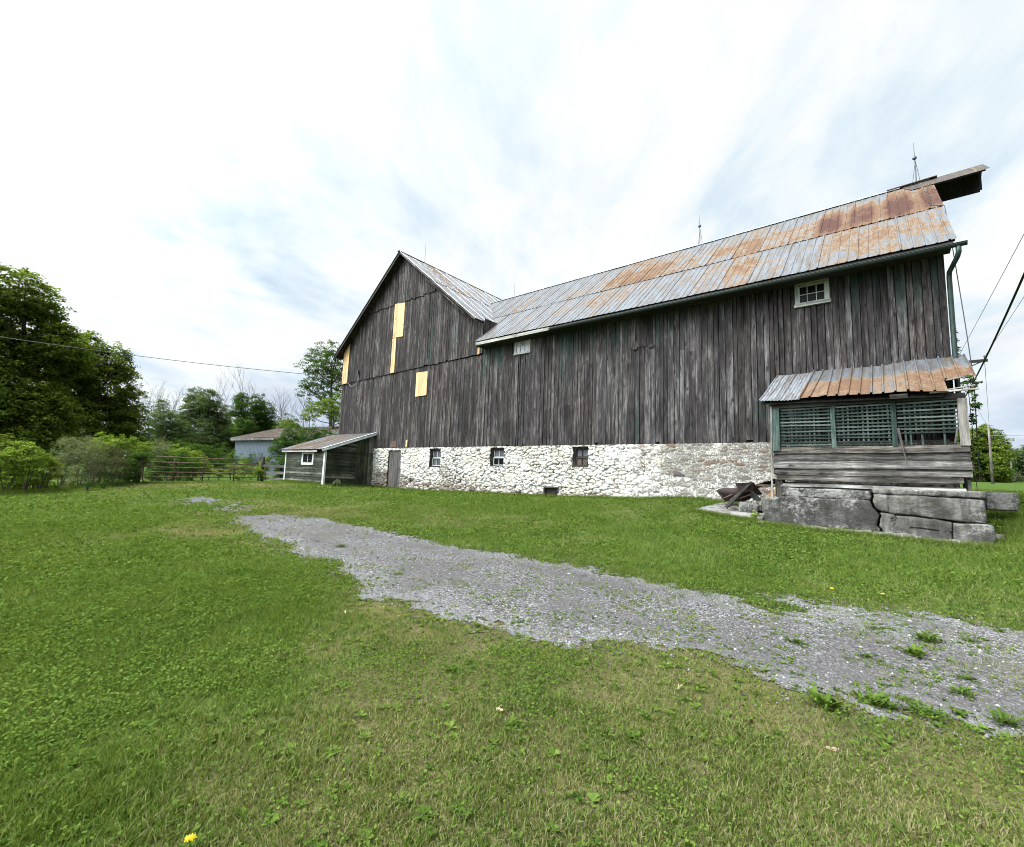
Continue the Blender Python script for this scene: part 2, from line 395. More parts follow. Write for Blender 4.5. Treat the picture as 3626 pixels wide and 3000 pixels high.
def leafmat(name, a, b_, c_, trans=.35):
    m = bpy.data.materials.new(name); m.use_nodes = True; m.node_tree.nodes.clear(); g = G(m.node_tree)
    out = g.n('ShaderNodeOutputMaterial'); d = g.n('ShaderNodeBsdfDiffuse'); t = g.n('ShaderNodeBsdfTranslucent'); mx = g.n('ShaderNodeMixShader')
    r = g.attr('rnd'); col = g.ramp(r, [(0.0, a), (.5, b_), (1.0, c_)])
    col = g.mix(g.math('MULTIPLY', g.step(g.noise(g.pos(), .9, 3), .35, .65), .35), col, g.mix(1.0, col, (.62, .72, .7), 'MULTIPLY'))
    g.l(col, d.inputs[0]); g.l(g.mix(1.0, col, (1.25, 1.2, .6), 'MULTIPLY'), t.inputs[0]); mx.inputs[0].default_value = trans
    g.l(d.outputs[0], mx.inputs[1]); g.l(t.outputs[0], mx.inputs[2]); g.l(mx.outputs[0], out.inputs[0]); return m
L_MAPLE = leafmat('maple_leaves', (.045, .078, .016), (.12, .17, .03), (.26, .32, .06), .42)
L_DULL = leafmat('dull_green_leaves', (.05, .08, .035), (.09, .13, .055), (.15, .19, .08))
L_DARK = leafmat('dark_green_leaves', (.025, .060, .016), (.055, .105, .025), (.11, .18, .04))
L_YEL = leafmat('yellow_green_leaves', (.08, .13, .022), (.16, .235, .04), (.26, .34, .07))
L_GREY = leafmat('grey_green_weeds', (.09, .12, .065), (.16, .19, .10), (.25, .26, .14))
L_BROWN = leafmat('dusty_brown_green_weeds', (.05, .06, .03), (.08, .09, .045), (.11, .115, .06))
GRASS = leafmat('grass_blades', (.038, .078, .012), (.135, .190, .034), (.27, .24, .13), .3)
WEED = leafmat('broad_weed_leaves', (.032, .066, .012), (.100, .158, .028), (.145, .21, .042), .3)

# ------------------------------------------------------------------ terrain height
CP = np.array([(0,0,-1.6),(0,-8,-1.85),(-8,0,-1.55),(6,2,-1.5),(0,11.2,-.90),(-2.2,11.2,-.87),(1.3,11.2,-.92),(3,12.8,-.42),(-3.8,13,-.48),(-3.3,12,-.72),(-6,13,-.60),(-12,13,-.78),(-17,13,-.9),(-20,13,-.86),(-20,10.4,-.82),(-24,10.4,-.80),(-26,10,-1.0),(-25,5,-.98),(-25,0,-1.25),(-25,-8,-1.5),(-30,14,-.9),(-50,20,-.9),(-60,0,-1.2),(8,60,.7),(4,30,.05),(30,60,.5),(-20,40,-.2),(-60,60,-.2),(10,12,-.8),(6,-10,-1.9),(-20,-12,-1.9),(-7,7,-1.22),(-14,8,-1.1),(1.06,16,-.2),(3,20,-.15)], float)
_ph = lambda r: np.sqrt(r*r+1.0)
_n = len(CP); _A = np.zeros((_n+3, _n+3))
_A[:_n, :_n] = _ph(np.hypot(CP[:, None, 0]-CP[None, :, 0], CP[:, None, 1]-CP[None, :, 1]))
_A[:_n, _n] = 1; _A[:_n, _n+1:] = CP[:, :2]; _A[_n, :_n] = 1; _A[_n+1:, :_n] = CP[:, :2].T
_w = np.linalg.solve(_A, np.r_[CP[:, 2], 0, 0, 0])
def gz(x, y):
    x = np.asarray(x, float); y = np.asarray(y, float)
    z = _w[_n]+_w[_n+1]*x+_w[_n+2]*y
    for i in range(_n): z = z+_w[i]*_ph(np.hypot(x-CP[i, 0], y-CP[i, 1]))
    return z+.03*(vnoise(x*.9, y*.9, 3)-.5)+.012*(vnoise(x*4, y*4, 5)-.5)

# gravel drive outline (x, y) on the ground
DR_FAR = [(-12.66,4.33),(-12.28,5.16),(-10.96,5.66),(-8.64,5.68),(-7.3,5.81),(-5.79,5.8),(-4.49,5.81),(-3.48,5.91),(-2.52,5.91),(-1.75,6.01),(-1.04,6.13),(-.38,6.36),(.21,6.51),(.9,6.6),(2.2,6.7),(9,6.4)]
DR_NEAR = [(9,2.9),(2.0,3.9),(.9,4.0),(.52,4.09),(.21,4.07),(-.02,4.01),(-.38,3.78),(-.66,3.78),(-1.01,3.92),(-1.32,3.99),(-1.75,3.8),(-2.18,3.56),(-2.67,3.35),(-3.3,3.35),(-4.01,3.31),(-4.82,3.3),(-6.21,3.64),(-7.68,3.6),(-9.37,3.8),(-11.66,4.0)]
PATCH = [(-17.04,4.34),(-17.59,5.29),(-14.83,5.37),(-13.14,4.9),(-14.12,3.95)]
def sdist(x, y, poly):
    """signed distance, positive inside"""
    x = np.asarray(x, float); y = np.asarray(y, float); d = np.full(x.shape, 1e9); ins = np.zeros(x.shape, bool)
    for k in range(len(poly)):
        (x0, y0), (x1, y1) = poly[k], poly[(k+1) % len(poly)]
        ex, ey = x1-x0, y1-y0; t = np.clip(((x-x0)*ex+(y-y0)*ey)/(ex*ex+ey*ey), 0, 1)
        d = np.minimum(d, np.hypot(x-x0-t*ex, y-y0-t*ey))
        c = ((y0 > y) != (y1 > y)); xx = x0+(y-y0)*ex/(ey if ey else 1e-9); ins ^= (c & (x < xx))
    return np.where(ins, d, -d)
def gravel(x, y):
    """>0 where the gravel is bare"""
    s = sdist(x, y, DR_FAR+DR_NEAR)
    s = np.where(s > .6, .6, s)
    n = fbm(np.asarray(x)*1.7, np.asarray(y)*2.6, 21, 4)-.5
    n2 = fbm(np.asarray(x)*5, np.asarray(y)*11, 31, 4)-.5
    n3 = fbm(np.asarray(x)*17, np.asarray(y)*22, 37, 3)-.5
    a = s+.13*sstep(5.0, 4.0, np.asarray(y))+.50*n+.45*n2+.40*n3
    # near verge is broken by low weeds, the middle strip further right too
    st = np.exp(-((np.asarray(y)-5.65)/.33)**2)*sstep(-2.6, -1.0, x)
    a = a-st*(.45+1.3*n2+.6*n3)
    ve = np.exp(-((np.asarray(y)-3.95)/.5)**2)*(.16)
    p = sdist(x, y, PATCH+[(-12.2, 4.0), (-12.0, 4.9)][::-1])*.8+1.5*n+1.5*n2+.8*n3-.22
    return np.maximum(a-ve, p)
def dryness(x, y):
    x = np.asarray(x, float); y = np.asarray(y, float)
    d = fbm(x*.35, y*.35, 41, 4)*.9+fbm(x*2.1, y*2.1, 43, 3)*.45
    s = sdist(x, y, DR_FAR+DR_NEAR)
    d = d+.30*sstep(-2.4, -.1, s)*sstep(6.2, 4.0, y)+.10*sstep(-4.5, -1, x)*sstep(3.5, 2.0, y)
    d = d-.28*sstep(-2.0, -6, x)*sstep(4, 2, y)-.16*sstep(8, 9.5, y)
    return d

def axis(lo, hi, a, b, fine, g=1.13):
    c = list(np.arange(a, b, fine)); s = fine; v = b
    while v < hi: c.append(v); s *= g; v += s
    s = fine; v = a
    while v > lo: s *= g; v -= s; c.insert(0, v)
    return np.array(c)
def sheet(name, xs, ys, zf, keep=None, m=None, attrs=None):
    X, Y = np.meshgrid(xs, ys); Z = zf(X, Y); V = np.stack([X.ravel(), Y.ravel(), Z.ravel()], 1)
    nx, ny = len(xs), len(ys); i, j = np.meshgrid(np.arange(nx-1), np.arange(ny-1)); a = (j*nx+i).ravel()
    F = np.stack([a, a+1, a+nx+1, a+nx], 1)
    if keep is not None:
        cx = (xs[i.ravel()]+xs[i.ravel()+1])/2; cy_ = (ys[j.ravel()]+ys[j.ravel()+1])/2; F = F[keep(cx, cy_)]
        u, inv = np.unique(F, return_inverse=True); V = V[u]; F = inv.reshape(F.shape)
    at_ = {k: f(V[:, 0], V[:, 1]) for k, f in (attrs or {}).items()}
    return mesh_from(name, V, F, m, None, at_, True)

mg, g, b, o_ = mat('lawn_soil')
P = g.pos(); dr = g.attr('dry')
n = g.noise(P, 9, 6, .7); n2_ = g.noise(P, 40, 4, .7); n3_ = g.noise(P, 1.7, 4, .6)
c = g.mix(g.step(n, .3, .7), (.028, .050, .010), (.090, .150, .028))
c = g.mix(g.step(g.math('ADD', dr, g.math('MULTIPLY', g.math('SUBTRACT', n, .5), .7)), .62, .95), c, (.13, .115, .055))
c = g.mix(g.step(n2_, .45, .65), c, g.mix(1.0, c, (.45, .5, .45), 'MULTIPLY'))
c = g.mix(g.math('MULTIPLY', g.step(n3_, .45, .65), .5), c, g.mix(1.0, c, (1.35, 1.3, 1.0), 'MULTIPLY'))
setp(g, b, col=c, rough=1, spec=.05, nor=g.bump(g.math('ADD', n, n2_), .9, .03)); SOIL = mg
LAWN = sheet('lawn', axis(-500, 500, -26, 7, .16, 1.16), axis(-60, 700, -3, 13.6, .16, 1.16), gz, None, SOIL, {'dry': dryness})
tag(LAWN, 'green mown lawn spreading out in front of the barn', kind='structure')

mg, g, b, o_ = mat('crushed_gravel')
P = g.pos(); P2 = g.scale(P, (1, 1, .3))
cellc = g.vor(P2, 62, 'F1', 'Color'); cd = g.vor(P2, 62, 'F1', 'Distance'); c2_ = g.vor(P2, 28, 'F1', 'Color')
k = g.sep(cellc)[0]; k2 = g.sep(c2_)[1]
c = g.ramp(k, [(0, (.034, .032, .030)), (.4, (.088, .084, .082)), (.75, (.152, .148, .150)), (1, (.31, .305, .315))])
big = g.noise(P, .8, 4, .6, .5); med = g.noise(P, 5, 5, .7)
c = g.mix(g.math('MULTIPLY', g.step(big, .42, .62), .55), c, (.085, .08, .078))
c = g.mix(g.math('MULTIPLY', g.step(g.noise(P, 1.9, 4), .55, .7), .45), c, (.12, .10, .07))
c = g.mix(g.math('MULTIPLY', g.step(med, .52, .72), .35), c, (.11, .10, .09))
c = g.mix(g.math('MULTIPLY', g.step(g.attr('edge'), .40, .05), .40), c, (.23, .23, .24))
c = g.mix(g.step(g.math('ADD', g.attr('edge'), g.math('MULTIPLY', g.math('SUBTRACT', med, .5), .35)), .05, -.02), c, (.10, .085, .055))
yy = g.sep(P)[1]; rut = g.math('ADD', g.math('POWER', 2.7, g.math('MULTIPLY', g.math('POWER', g.math('SUBTRACT', yy, 4.35), 2.0), -9.0)), g.math('POWER', 2.7, g.math('MULTIPLY', g.math('POWER', g.math('SUBTRACT', yy, 5.35), 2.0), -9.0)))
c = g.mix(g.math('MULTIPLY', g.math('MULTIPLY', rut, g.step(big, .3, .6)), .45), c, (.085, .082, .08))
h = g.math('SUBTRACT', g.math('MULTIPLY', k, .6), cd)
setp(g, b, col=c, rough=.95, spec=.15, nor=g.bump(h, .8, .015)); GRAV = mg
DRIVE = sheet('driveway', axis(-18, 9, -13, 1.2, .035, 1.04), np.arange(2.4, 7.3, .035), lambda x, y: gz(x, y)+.006+.004*fbm(x*9, y*9, 8, 2),
              lambda x, y: gravel(x, y) > .0, GRAV, {'edge': lambda x, y: gravel(x, y)})
tag(DRIVE, 'grey crushed gravel drive with weedy broken edges', kind='structure')

# ------------------------------------------------------------------ grass, weeds, loose stones
def scatter(n, rmin, rmax, azlo=-100, azhi=22):
    if azhi == 22: azlo, azhi = (-150, 110) if rmin < 3 else (-108, 62)
    az = np.radians(RNG.uniform(azlo, azhi, n)); r = np.sqrt(RNG.uniform(rmin**2, rmax**2, n))
    return np.sin(az)*r, np.cos(az)*r, r
def blocked(x, y):
    m = (y > 12.93) & (x > -23.6) & (x < 1.25)
    m |= (x > -2.2) & (x < 1.3) & (y > 11.28)
    m |= (x > -23.9) & (x < -19.9) & (y > 10.5)
    m |= (x > -3.85) & (x < -2.2) & (y > 11.75) & (x-(-3.85) > (y-11.75)*.6)
    m |= (x < -25.6) & (y > 3) & (y < 10) & (x < -27)
    return m
def blades(n, rmin, rmax, wd, hl, hh, seg2, seed):
    x, y, r = scatter(n, rmin, rmax)
    gv = gravel(x, y); clump = fbm(x*3.1, y*3.1, 61, 3)
    p = np.where(gv > .02, .0, 1.0)*(.5+.9*clump)
    p = np.where((gv > .02) & (gv < .36), .6*(1-(gv-.02)/.34)**1.5, p)
    p = np.where((gv > .02) & (fbm(x*4, y*6, 77, 3)+.10*sstep(-2.5, .2, x) > .60), .35, p)
    keep = (RNG.random(n) < p) & ~blocked(x, y)
    x, y, r = x[keep], y[keep], r[keep]; n = len(x); z = gz(x, y)
    dry = dryness(x, y)
    lush = .95-.35*sstep(.5, .95, dry)+.5*(fbm(x*1.2, y*1.2, 91, 3)-.5)+1.0*(fbm(x*6, y*6, 93, 2)-.5)
    H = RNG.uniform(hl, hh, n)*lush; W = wd*RNG.uniform(.7, 1.3, n)
    a = RNG.uniform(0, 2*math.pi, n); ln = RNG.uniform(.25, 1.25, n)*H; la = RNG.uniform(0, 2*math.pi, n)
    wx, wy = np.cos(a)*W/2, np.sin(a)*W/2; dx, dy = np.cos(la)*ln, np.sin(la)*ln
    col = np.clip(RNG.normal(.36, .22, n)+.25*(fbm(x*2.7, y*2.7, 97, 3)-.5)+np.where(RNG.random(n) < sstep(.50, 1.05, dry)*.62, .42, 0), 0, 1)
    if seg2:
        V = np.zeros((n, 5, 3)); V[:, 0] = np.stack([x-wx, y-wy, z-.004], 1); V[:, 1] = np.stack([x+wx, y+wy, z-.004], 1)
        mx, my, mz = x+dx*.38, y+dy*.38, z+H*.62
        V[:, 2] = np.stack([mx+wx*.8, my+wy*.8, mz], 1); V[:, 3] = np.stack([mx-wx*.8, my-wy*.8, mz], 1); V[:, 4] = np.stack([x+dx, y+dy, z+H*.92], 1)
        b0 = np.arange(n)*5; T = np.stack([np.stack([b0, b0+1, b0+2], 1), np.stack([b0, b0+2, b0+3], 1), np.stack([b0+3, b0+2, b0+4], 1)], 1).reshape(-1, 3)
        return V.reshape(-1, 3), T, np.repeat(col, 5)
    V = np.zeros((n, 3, 3)); V[:, 0] = np.stack([x-wx, y-wy, z-.004], 1); V[:, 1] = np.stack([x+wx, y+wy, z-.004], 1); V[:, 2] = np.stack([x+dx, y+dy, z+H], 1)
    return V.reshape(-1, 3), np.arange(n*3).reshape(-1, 3), np.repeat(col, 3)
def join(parts):
    Vs, Ts, Cs, o = [], [], [], 0
    for V, T, c in parts: Vs.append(V); Ts.append(T+o); Cs.append(c); o += len(V)
    return np.concatenate(Vs), np.concatenate(Ts), np.concatenate(Cs)
V, T, c = join([blades(370000, .0, 3.2, .0045, .022, .062, True, 1), blades(360000, 3.2, 7, .006, .025, .065, False, 2),
                blades(320000, 7, 14, .011, .035, .08, False, 3), blades(270000, 14, 30, .022, .04, .09, False, 4)])
GR = mesh_from('grass', V, T, GRASS, None, {'rnd': c}); tag(GR, 'short mown grass blades, green with straw coloured patches', kind='stuff')

def rosettes(n, rmin, rmax, size, nl, fn, fold=.25):
    """low broad leaved plants: nl pointed leaves around each centre"""
    x, y, r = scatter(n, rmin, rmax); keep = (RNG.random(n) < fn(x, y)) & ~blocked(x, y); x, y = x[keep], y[keep]; n = len(x)
    cx = np.repeat(x, nl); cy_ = np.repeat(y, nl); m = n*nl; s = np.repeat(RNG.uniform(.6, 1.4, n), nl)*size*RNG.uniform(.6, 1.1, m)
    a = np.repeat(RNG.uniform(0, 6.28, n), nl)+np.tile(np.arange(nl)*6.283/nl, n)+RNG.normal(0, .3, m); el = RNG.uniform(.15, .95, m)
    z0 = gz(cx, cy_)+.006; ux, uy = np.cos(a), np.sin(a); vx, vy = -uy, ux; wd = s*RNG.uniform(.16, .30, m)
    def pt(t, sd, lift): 
        return np.stack([cx+ux*s*t*np.cos(el)+vx*wd*sd, cy_+uy*s*t*np.cos(el)+vy*wd*sd, z0+s*np.sin(el)*(t-.55*t*t)*1.3+lift*wd], 1)
    V = np.stack([pt(0, -.15, 0), pt(.05, .15, 0), pt(.62, 1, fold), pt(.62, -1, fold), pt(.6, 0, 0), pt(1.0, 0, 0)], 1).reshape(-1, 3)
    b0 = np.arange(m)*6; T = np.stack([np.stack([b0, b0+1, b0+4], 1), np.stack([b0+1, b0+2, b0+4], 1), np.stack([b0, b0+4, b0+3], 1), np.stack([b0+4, b0+2, b0+5], 1), np.stack([b0+3, b0+4, b0+5], 1)], 1).reshape(-1, 3)
    return V, T, np.repeat(np.clip(np.repeat(RNG.uniform(.1, .9, n), nl)+RNG.normal(0, .1, m), 0, 1), 6)
def f_lush(x, y):
    q = fbm(x*.9, y*.9, 111, 3); return np.where(gravel(x, y) > -.05, 0, sstep(.50, .66, q+.10*sstep(-1.0, -4, x)))
def f_clover(x, y):
    q = fbm(x*.7, y*.7, 131, 3); return np.where(gravel(x, y) > .0, 0, .06+.50*sstep(.47, .63, q+.14*sstep(-.5, -3.5, x)*sstep(5.5, 3.5, y)+.05*sstep(7, 9, y)))
def f_verge(x, y):
    gv = gravel(x, y); return np.where((gv > -.22) & (gv < .10), .75, 0)*sstep(.40, .58, fbm(x*2.3, y*2.3, 151, 3))
def f_grav(x, y): return np.where(gravel(x, y) > .05, .9, 0)*sstep(.46, .60, fbm(x*2.6, y*3.6, 181, 3)+.07*sstep(-3, .3, x))
V, T, c = join([rosettes(22000, 2.8, 7.5, .028, 6, f_grav), rosettes(7000, .9, 7, .042, 7, f_lush), rosettes(7000, 7, 18, .075, 6, f_lush),
                
                rosettes(32000, 2.5, 10, .045, 5, f_verge), rosettes(12000, 10, 18, .08, 5, f_verge)])
def clover(n, rmin, rmax, s0, hmax):
    x, y, r = scatter(n, rmin, rmax); k = (RNG.random(n) < f_clover(x, y)) & ~blocked(x, y); x, y = x[k], y[k]; n = len(x)
    hh = hmax*(.35+.9*fbm(x*5, y*5, 171, 3))*RNG.uniform(.5, 1.1, n); C_ = np.stack([x, y, gz(x, y)+hh], 1); N_ = RNG.normal(0, .5, (n, 3))+np.array([0, 0, 1.0])
    N_ /= np.linalg.norm(N_, axis=1, keepdims=True); t = RNG.normal(0, 1, (n, 3)); t -= N_*(t*N_).sum(1, keepdims=True); t /= np.linalg.norm(t, axis=1, keepdims=True); b_ = np.cross(N_, t); s = (s0*RNG.uniform(.6, 1.4, n))[:, None]
    V = np.stack([C_-t*s*.5, C_+b_*s*.38, C_+t*s*.55, C_-b_*s*.38], 1).reshape(-1, 3); a = np.arange(n)*4
    T = np.stack([np.stack([a, a+1, a+2], 1), np.stack([a, a+2, a+3], 1)], 1).reshape(-1, 3); return V, T, np.repeat(np.clip(RNG.normal(.50, .28, n), 0, 1), 4)
V, T, c = join([(V, T, c), clover(520000, .0, 4, .0155, .050), clover(410000, 4, 8, .021, .055), clover(380000, 8, 16, .036, .06), clover(160000, 16, 28, .06, .06)])
WD = mesh_from('lawn_weeds', V, T, WEED, None, {'rnd': c}); tag(WD, 'low clover and plantain leaves growing through the lawn', kind='stuff')

def pebbles(n, rmin, rmax, s0):
    x, y, r = scatter(n, rmin, rmax, -80, 20); gv = gravel(x, y)
    p = np.where(gv > .0, .55+.45*sstep(.5, .1, gv), .6*sstep(-.34, .0, gv))
    k = RNG.random(n) < p; x, y = x[k], y[k]; n = len(x); s = s0*RNG.lognormal(0, .38, n); z = gz(x, y)+.008
    O = np.array([(1, 0, 0), (0, 1, 0), (-1, 0, 0), (0, -1, 0), (0, 0, .7), (0, 0, -.6)], float)
    V = O[None]*s[:, None, None]*RNG.uniform(.6, 1.25, (n, 6, 1)); a = RNG.uniform(0, 6.28, n)
    X = V[..., 0]*np.cos(a)[:, None]-V[..., 1]*np.sin(a)[:, None]; Y = V[..., 0]*np.sin(a)[:, None]+V[..., 1]*np.cos(a)[:, None]
    V = np.stack([X+x[:, None], Y+y[:, None], V[..., 2]+z[:, None]], 2).reshape(-1, 3)
    Fq = np.array([(0, 1, 4), (1, 2, 4), (2, 3, 4), (3, 0, 4), (1, 0, 5), (2, 1, 5), (3, 2, 5), (0, 3, 5)])
    T = (Fq[None]+(np.arange(n)*6)[:, None, None]).reshape(-1, 3); return V, T, np.repeat(RNG.random(n), 6)
V, T, c = join([pebbles(36000, 2.5, 8, .0085), pebbles(22000, 8, 16, .014)])
mg, g, b, o_ = mat('loose_stone'); r_ = g.attr('rnd')
setp(g, b, col=g.ramp(r_, [(0, (.05, .048, .047)), (.5, (.115, .112, .114)), (.86, (.19, .188, .195)), (1, (.42, .42, .43))]), rough=.95, spec=.15)
PB = mesh_from('gravel', V, T, mg, None, {'rnd': c}); tag(PB, 'loose crushed stones lying on the drive', kind='stuff')

# tufts standing in the gravel: each a plant of its own
CL = [(-.72,4.81,.13,'dark'),(.08,5.18,.17,'leafy'),(.19,5.66,.2,'dark'),(-.24,4.88,.10,'dark'),(-.11,4.78,.09,'low'),(.03,4.78,.09,'low'),(-.33,4.73,.08,'low'),(.31,5.21,.08,'low'),
      (.34,4.87,.09,'dark'),(.14,4.59,.08,'low'),(-.01,4.21,.09,'low'),(-.10,4.2,.08,'low'),(.31,4.58,.12,'dark'),(-.17,3.99,.16,'leafy'),(-.08,3.99,.13,'leafy'),(.09,4.03,.18,'dark'),(.47,4.24,.17,'dark'),(.47,5.87,.1,'dark'),(.02,5.99,.12,'low'),(-.4,3.73,.2,'leafy'),
      (-1.8,2.25,.10,'leafy'),(-1.2,2.6,.085,'leafy'),(-.75,3.1,.09,'dark'),(-2.6,2.5,.10,'leafy'),(-5.2,3.9,.16,'low'),(-7.4,4.3,.18,'dark')]
CLAB = ['dark weed tuft at the left edge of the gravel beside the grass verge','largest leafy weed out on the gravel','flat dark tuft in the grassy strip down the middle of the drive',
 'small dark tuft just left of the leafy weed on the gravel','tiny low tuft below the leafy weed on the gravel','tiny low tuft right below the leafy weed on the gravel','tiny flat tuft left of centre on the open gravel','low tuft at the right of the leafy weed on the gravel',
 'small dark weed right of centre on the drive','low tuft in the middle of the near wheel track','low tuft near the lower gravel edge, right one of a pair','low tuft near the lower gravel edge, left one of a pair','spreading dark weed at the right on the near wheel track','leafy weed rooted in the near gravel edge','leafy weed rooted beside another in the near gravel edge','broad dark weed on the near gravel edge','large dark weed by the right frame edge on the gravel','small dark tuft at the far right on the upper gravel','low tuft among the grassy strip on the upper gravel','tall leafy clump where lawn meets the gravel corner',
 'bright leafy rosette in the lawn at the bottom middle','bright leafy rosette in the lawn right of the middle','dark tuft in the lawn close below the gravel','bright broad leaved rosette in the lawn left of the middle','low tuft on the near edge halfway along the drive','dark tuft on the gravel towards the far bend']
for (x, y, s, kd), lb in zip(CL, CLAB):
    nl = {'dark': 60, 'leafy': 40, 'low': 36}[kd]; z0 = float(gz(x, y)); vs = []; ts = []; cc = []
    for k in range(nl):
        a = RNG.uniform(0, 6.28); L = s*RNG.uniform(.55, 1.15); e = {'dark': RNG.uniform(.2, .7), 'leafy': RNG.uniform(.3, 1.1), 'low': RNG.uniform(.1, .5)}[kd]
        L *= .66; wd = L*({'leafy': .13, 'dark': .06, 'low': .055}[kd]); ox, oy = RNG.normal(0, s*.16, 2); u = np.array([math.cos(a), math.sin(a), 0]); v = np.array([-u[1], u[0], 0])
        B = np.array([x+ox, y+oy, z0]); f = lambda t, q: B+u*L*t*math.cos(e)+v*wd*q+np.array([0, 0, L*math.sin(e)*(t-.45*t*t)*1.4+.004])
        b0 = len(vs); vs += [f(0, -.2), f(0, .2), f(.45, 1), f(.45, -1), f(.8, .7), f(.8, -.7), f(1, 0)]
        ts += [(b0, b0+1, b0+2, b0+3), (b0+3, b0+2, b0+4, b0+5), (b0+5, b0+4, b0+6)]; cc += [RNG.uniform(.0, .45) if kd == 'dark' else RNG.uniform(.15, .75)]*7
    o = mesh_from('weed_clump', vs, ts, WEED, None, {'rnd': np.array(cc)}); tag(o, lb, 'weed', 'weeds rooted in and beside the gravel')
for (x, y, lb) in [(-.14, 6.9, 'yellow dandelion in the grass just above the gravel at the right'), (-.61, 6.77, 'small yellow dandelion above the gravel, left of another one'), (-2.22, .73, 'yellow dandelion in the lawn at the very bottom of the picture')]:
    t = thing('dandelion', lb, 'flower', (x, y, float(gz(x, y))), 'yellow dandelions'); z = float(gz(x, y))
    m_ = MB(); m_.tube([(x, y, z), (x+.004, y, z+.03), (x, y, z+.055)], .002, 5); m_.build('stem', GRASS, t)
    m_ = MB()
    for k in range(26):
        a = k*2.4; r = .004+.016*(k/26); m_.obox((x, y, z+.055), (x+math.cos(a)*r*1.2, y+math.sin(a)*r*1.2, z+.066-.006*k/26), .006, .002)
    m_.build('petals', YEL, t)
for k, (x, y, lb) in enumerate([(-1.98, 2.3, 'pale wood chip in the grass at the lower middle'), (-1.2, 3.3, 'pale wood chip beside the near gravel edge'), (-4.3, 2.6, 'pale wood chip in the lawn left of centre'), (-.3, 3.2, 'pale curled chip in the dry grass at the lower right'), (-6.1, 3.1, 'whitish chip in the lawn below the gravel bend')]):
    z = float(gz(x, y)); m_ = MB(); a = k*1.3
    m_.obox((x, y, z+.02), (x+.055*math.cos(a), y+.055*math.sin(a), z+.035), .018, .005, taper=.5); m_.obox((x+.01, y, z+.022), (x+.01+.02*math.cos(a+1), y+.03*math.sin(a+1), z+.045), .012, .004, taper=.4)
    tag(m_.build('wood_chip', CHIP), lb, 'wood chip', 'wood chips dropped in the lawn')

# ------------------------------------------------------------------ the barn
BARN = thing('barn', 'long weathered bank barn with rusty metal roof, cross gable and whitewashed stone base', 'barn', (-11, 16, -.8))
YW = 13.0
XL, XC, XR = -23.5, -12.6, 1.06
RS = .838                                     # main roof slope
def zroof(y): return 5.12+RS*(y-12.5)
def eavez(x): return .012*(-x)/1.0*.6         # slight sag of the old eave, higher to the left
WAP, WAZ, WSL = -18.25, 10.72, .812           # wing ridge x, z, slope
def wroof(x): return WAZ-WSL*abs(x-WAP)

def boards(name, x0, x1, zlo, zhi, y, mt, seed, wmin=.14, wmax=.22, th=.024, ragged=.03, grn=lambda x, z: 0, gaps=.012, split=.05, holes=()):
    """vertical boards, each with its own width, top and bottom"""
    rs = random.Random(seed); m = MB(); x = x0
    while x < x1-.02:
        w_ = min(rs.uniform(wmin, wmax), x1-x); gp = rs.uniform(.002, gaps)*(3 if rs.random() < .05 else 1)
        xa, xb = x+gp/2, x+w_-gp/2; xm = (xa+xb)/2
        zb = zlo(xm)+rs.uniform(-ragged, ragged) if rs.random() < .7 else zlo(xm)
        if rs.random() < .06: zb += rs.uniform(.03, .10)
        za, zc = zhi(xa), zhi(xb); yo = y-rs.uniform(0, .014); tilt = rs.uniform(-.004, .004)
        rnd = rs.random(); off = rnd*53
        segs = [(zb, None)]
        if rs.random() < split and (za-zb) > 2: zz = zb+rs.uniform(.3, .7)*(za-zb); segs = [(zb, zz-.006), (zz, None)]
        for k, (q0, q1) in enumerate(segs):
            ta, tb = (za, zc) if q1 is None else (q1, q1)
            nseg = max(2, int((max(ta, tb)-q0)/1.0)); vs = []; tcs = []; gr = []
            yy = yo-(.006*k); r2 = (rnd+.31*k) % 1; o2 = r2*53
            for i in range(nseg+1):
                t = i/nseg; bow = rs.uniform(-.003, .003)
                for xx, tz in ((xa, ta), (xb, tb)):
                    z = q0+(tz-q0)*t
                    for yb in (yy-th+tilt*(xx-xm)*10+bow, yy):
                        vs.append((xx, yb, z)); tcs.append((xx-xm+off2(o2)+(yb-yy)*2, z+o2*1.7, r2)); gr.append(grn(xx, z))
            fs = []
            for i in range(nseg):
                p = i*4; q = p+4      # 0 front-left,1 back-left,2 front-right,3 back-right
                fs += [(p, p+2, q+2, q), (p+2, p+3, q+3, q+2), (p+1, p, q, q+1), (p+3, p+1, q+1, q+3)]
            p = nseg*4; fs += [(p, p+2, p+3, p+1), (0, 1, 3, 2)]
            m.add(vs, fs, tcs, r2, grn=gr)
        x += w_
    return m
def off2(o): return o

# -- siding
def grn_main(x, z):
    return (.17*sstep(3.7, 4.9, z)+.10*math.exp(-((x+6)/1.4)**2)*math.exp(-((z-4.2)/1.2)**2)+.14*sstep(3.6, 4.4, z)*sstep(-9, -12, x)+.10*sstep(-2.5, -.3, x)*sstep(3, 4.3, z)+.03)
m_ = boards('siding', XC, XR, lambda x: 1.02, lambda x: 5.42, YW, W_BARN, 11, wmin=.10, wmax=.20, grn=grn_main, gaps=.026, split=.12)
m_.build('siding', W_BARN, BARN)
def grn_w(x, z): return .10*sstep(6.5, 8.2, z)*sstep(-16, -14.2, x)*sstep(-12.6, -14.5, x)*0+.16*math.exp(-((x+14.3)/.9)**2)*math.exp(-((z-6.9)/1.1)**2)+.05*sstep(-23, -21.5, x)
m_ = boards('gable_siding', XL, XC, lambda x: 1.0, lambda x: 4.80, YW, W_WING, 12, wmin=.11, wmax=.22, gaps=.024, ragged=.035, grn=grn_w)
m_.build('gable_siding', W_WING, BARN, label='lower gable boarding, brownish grey')
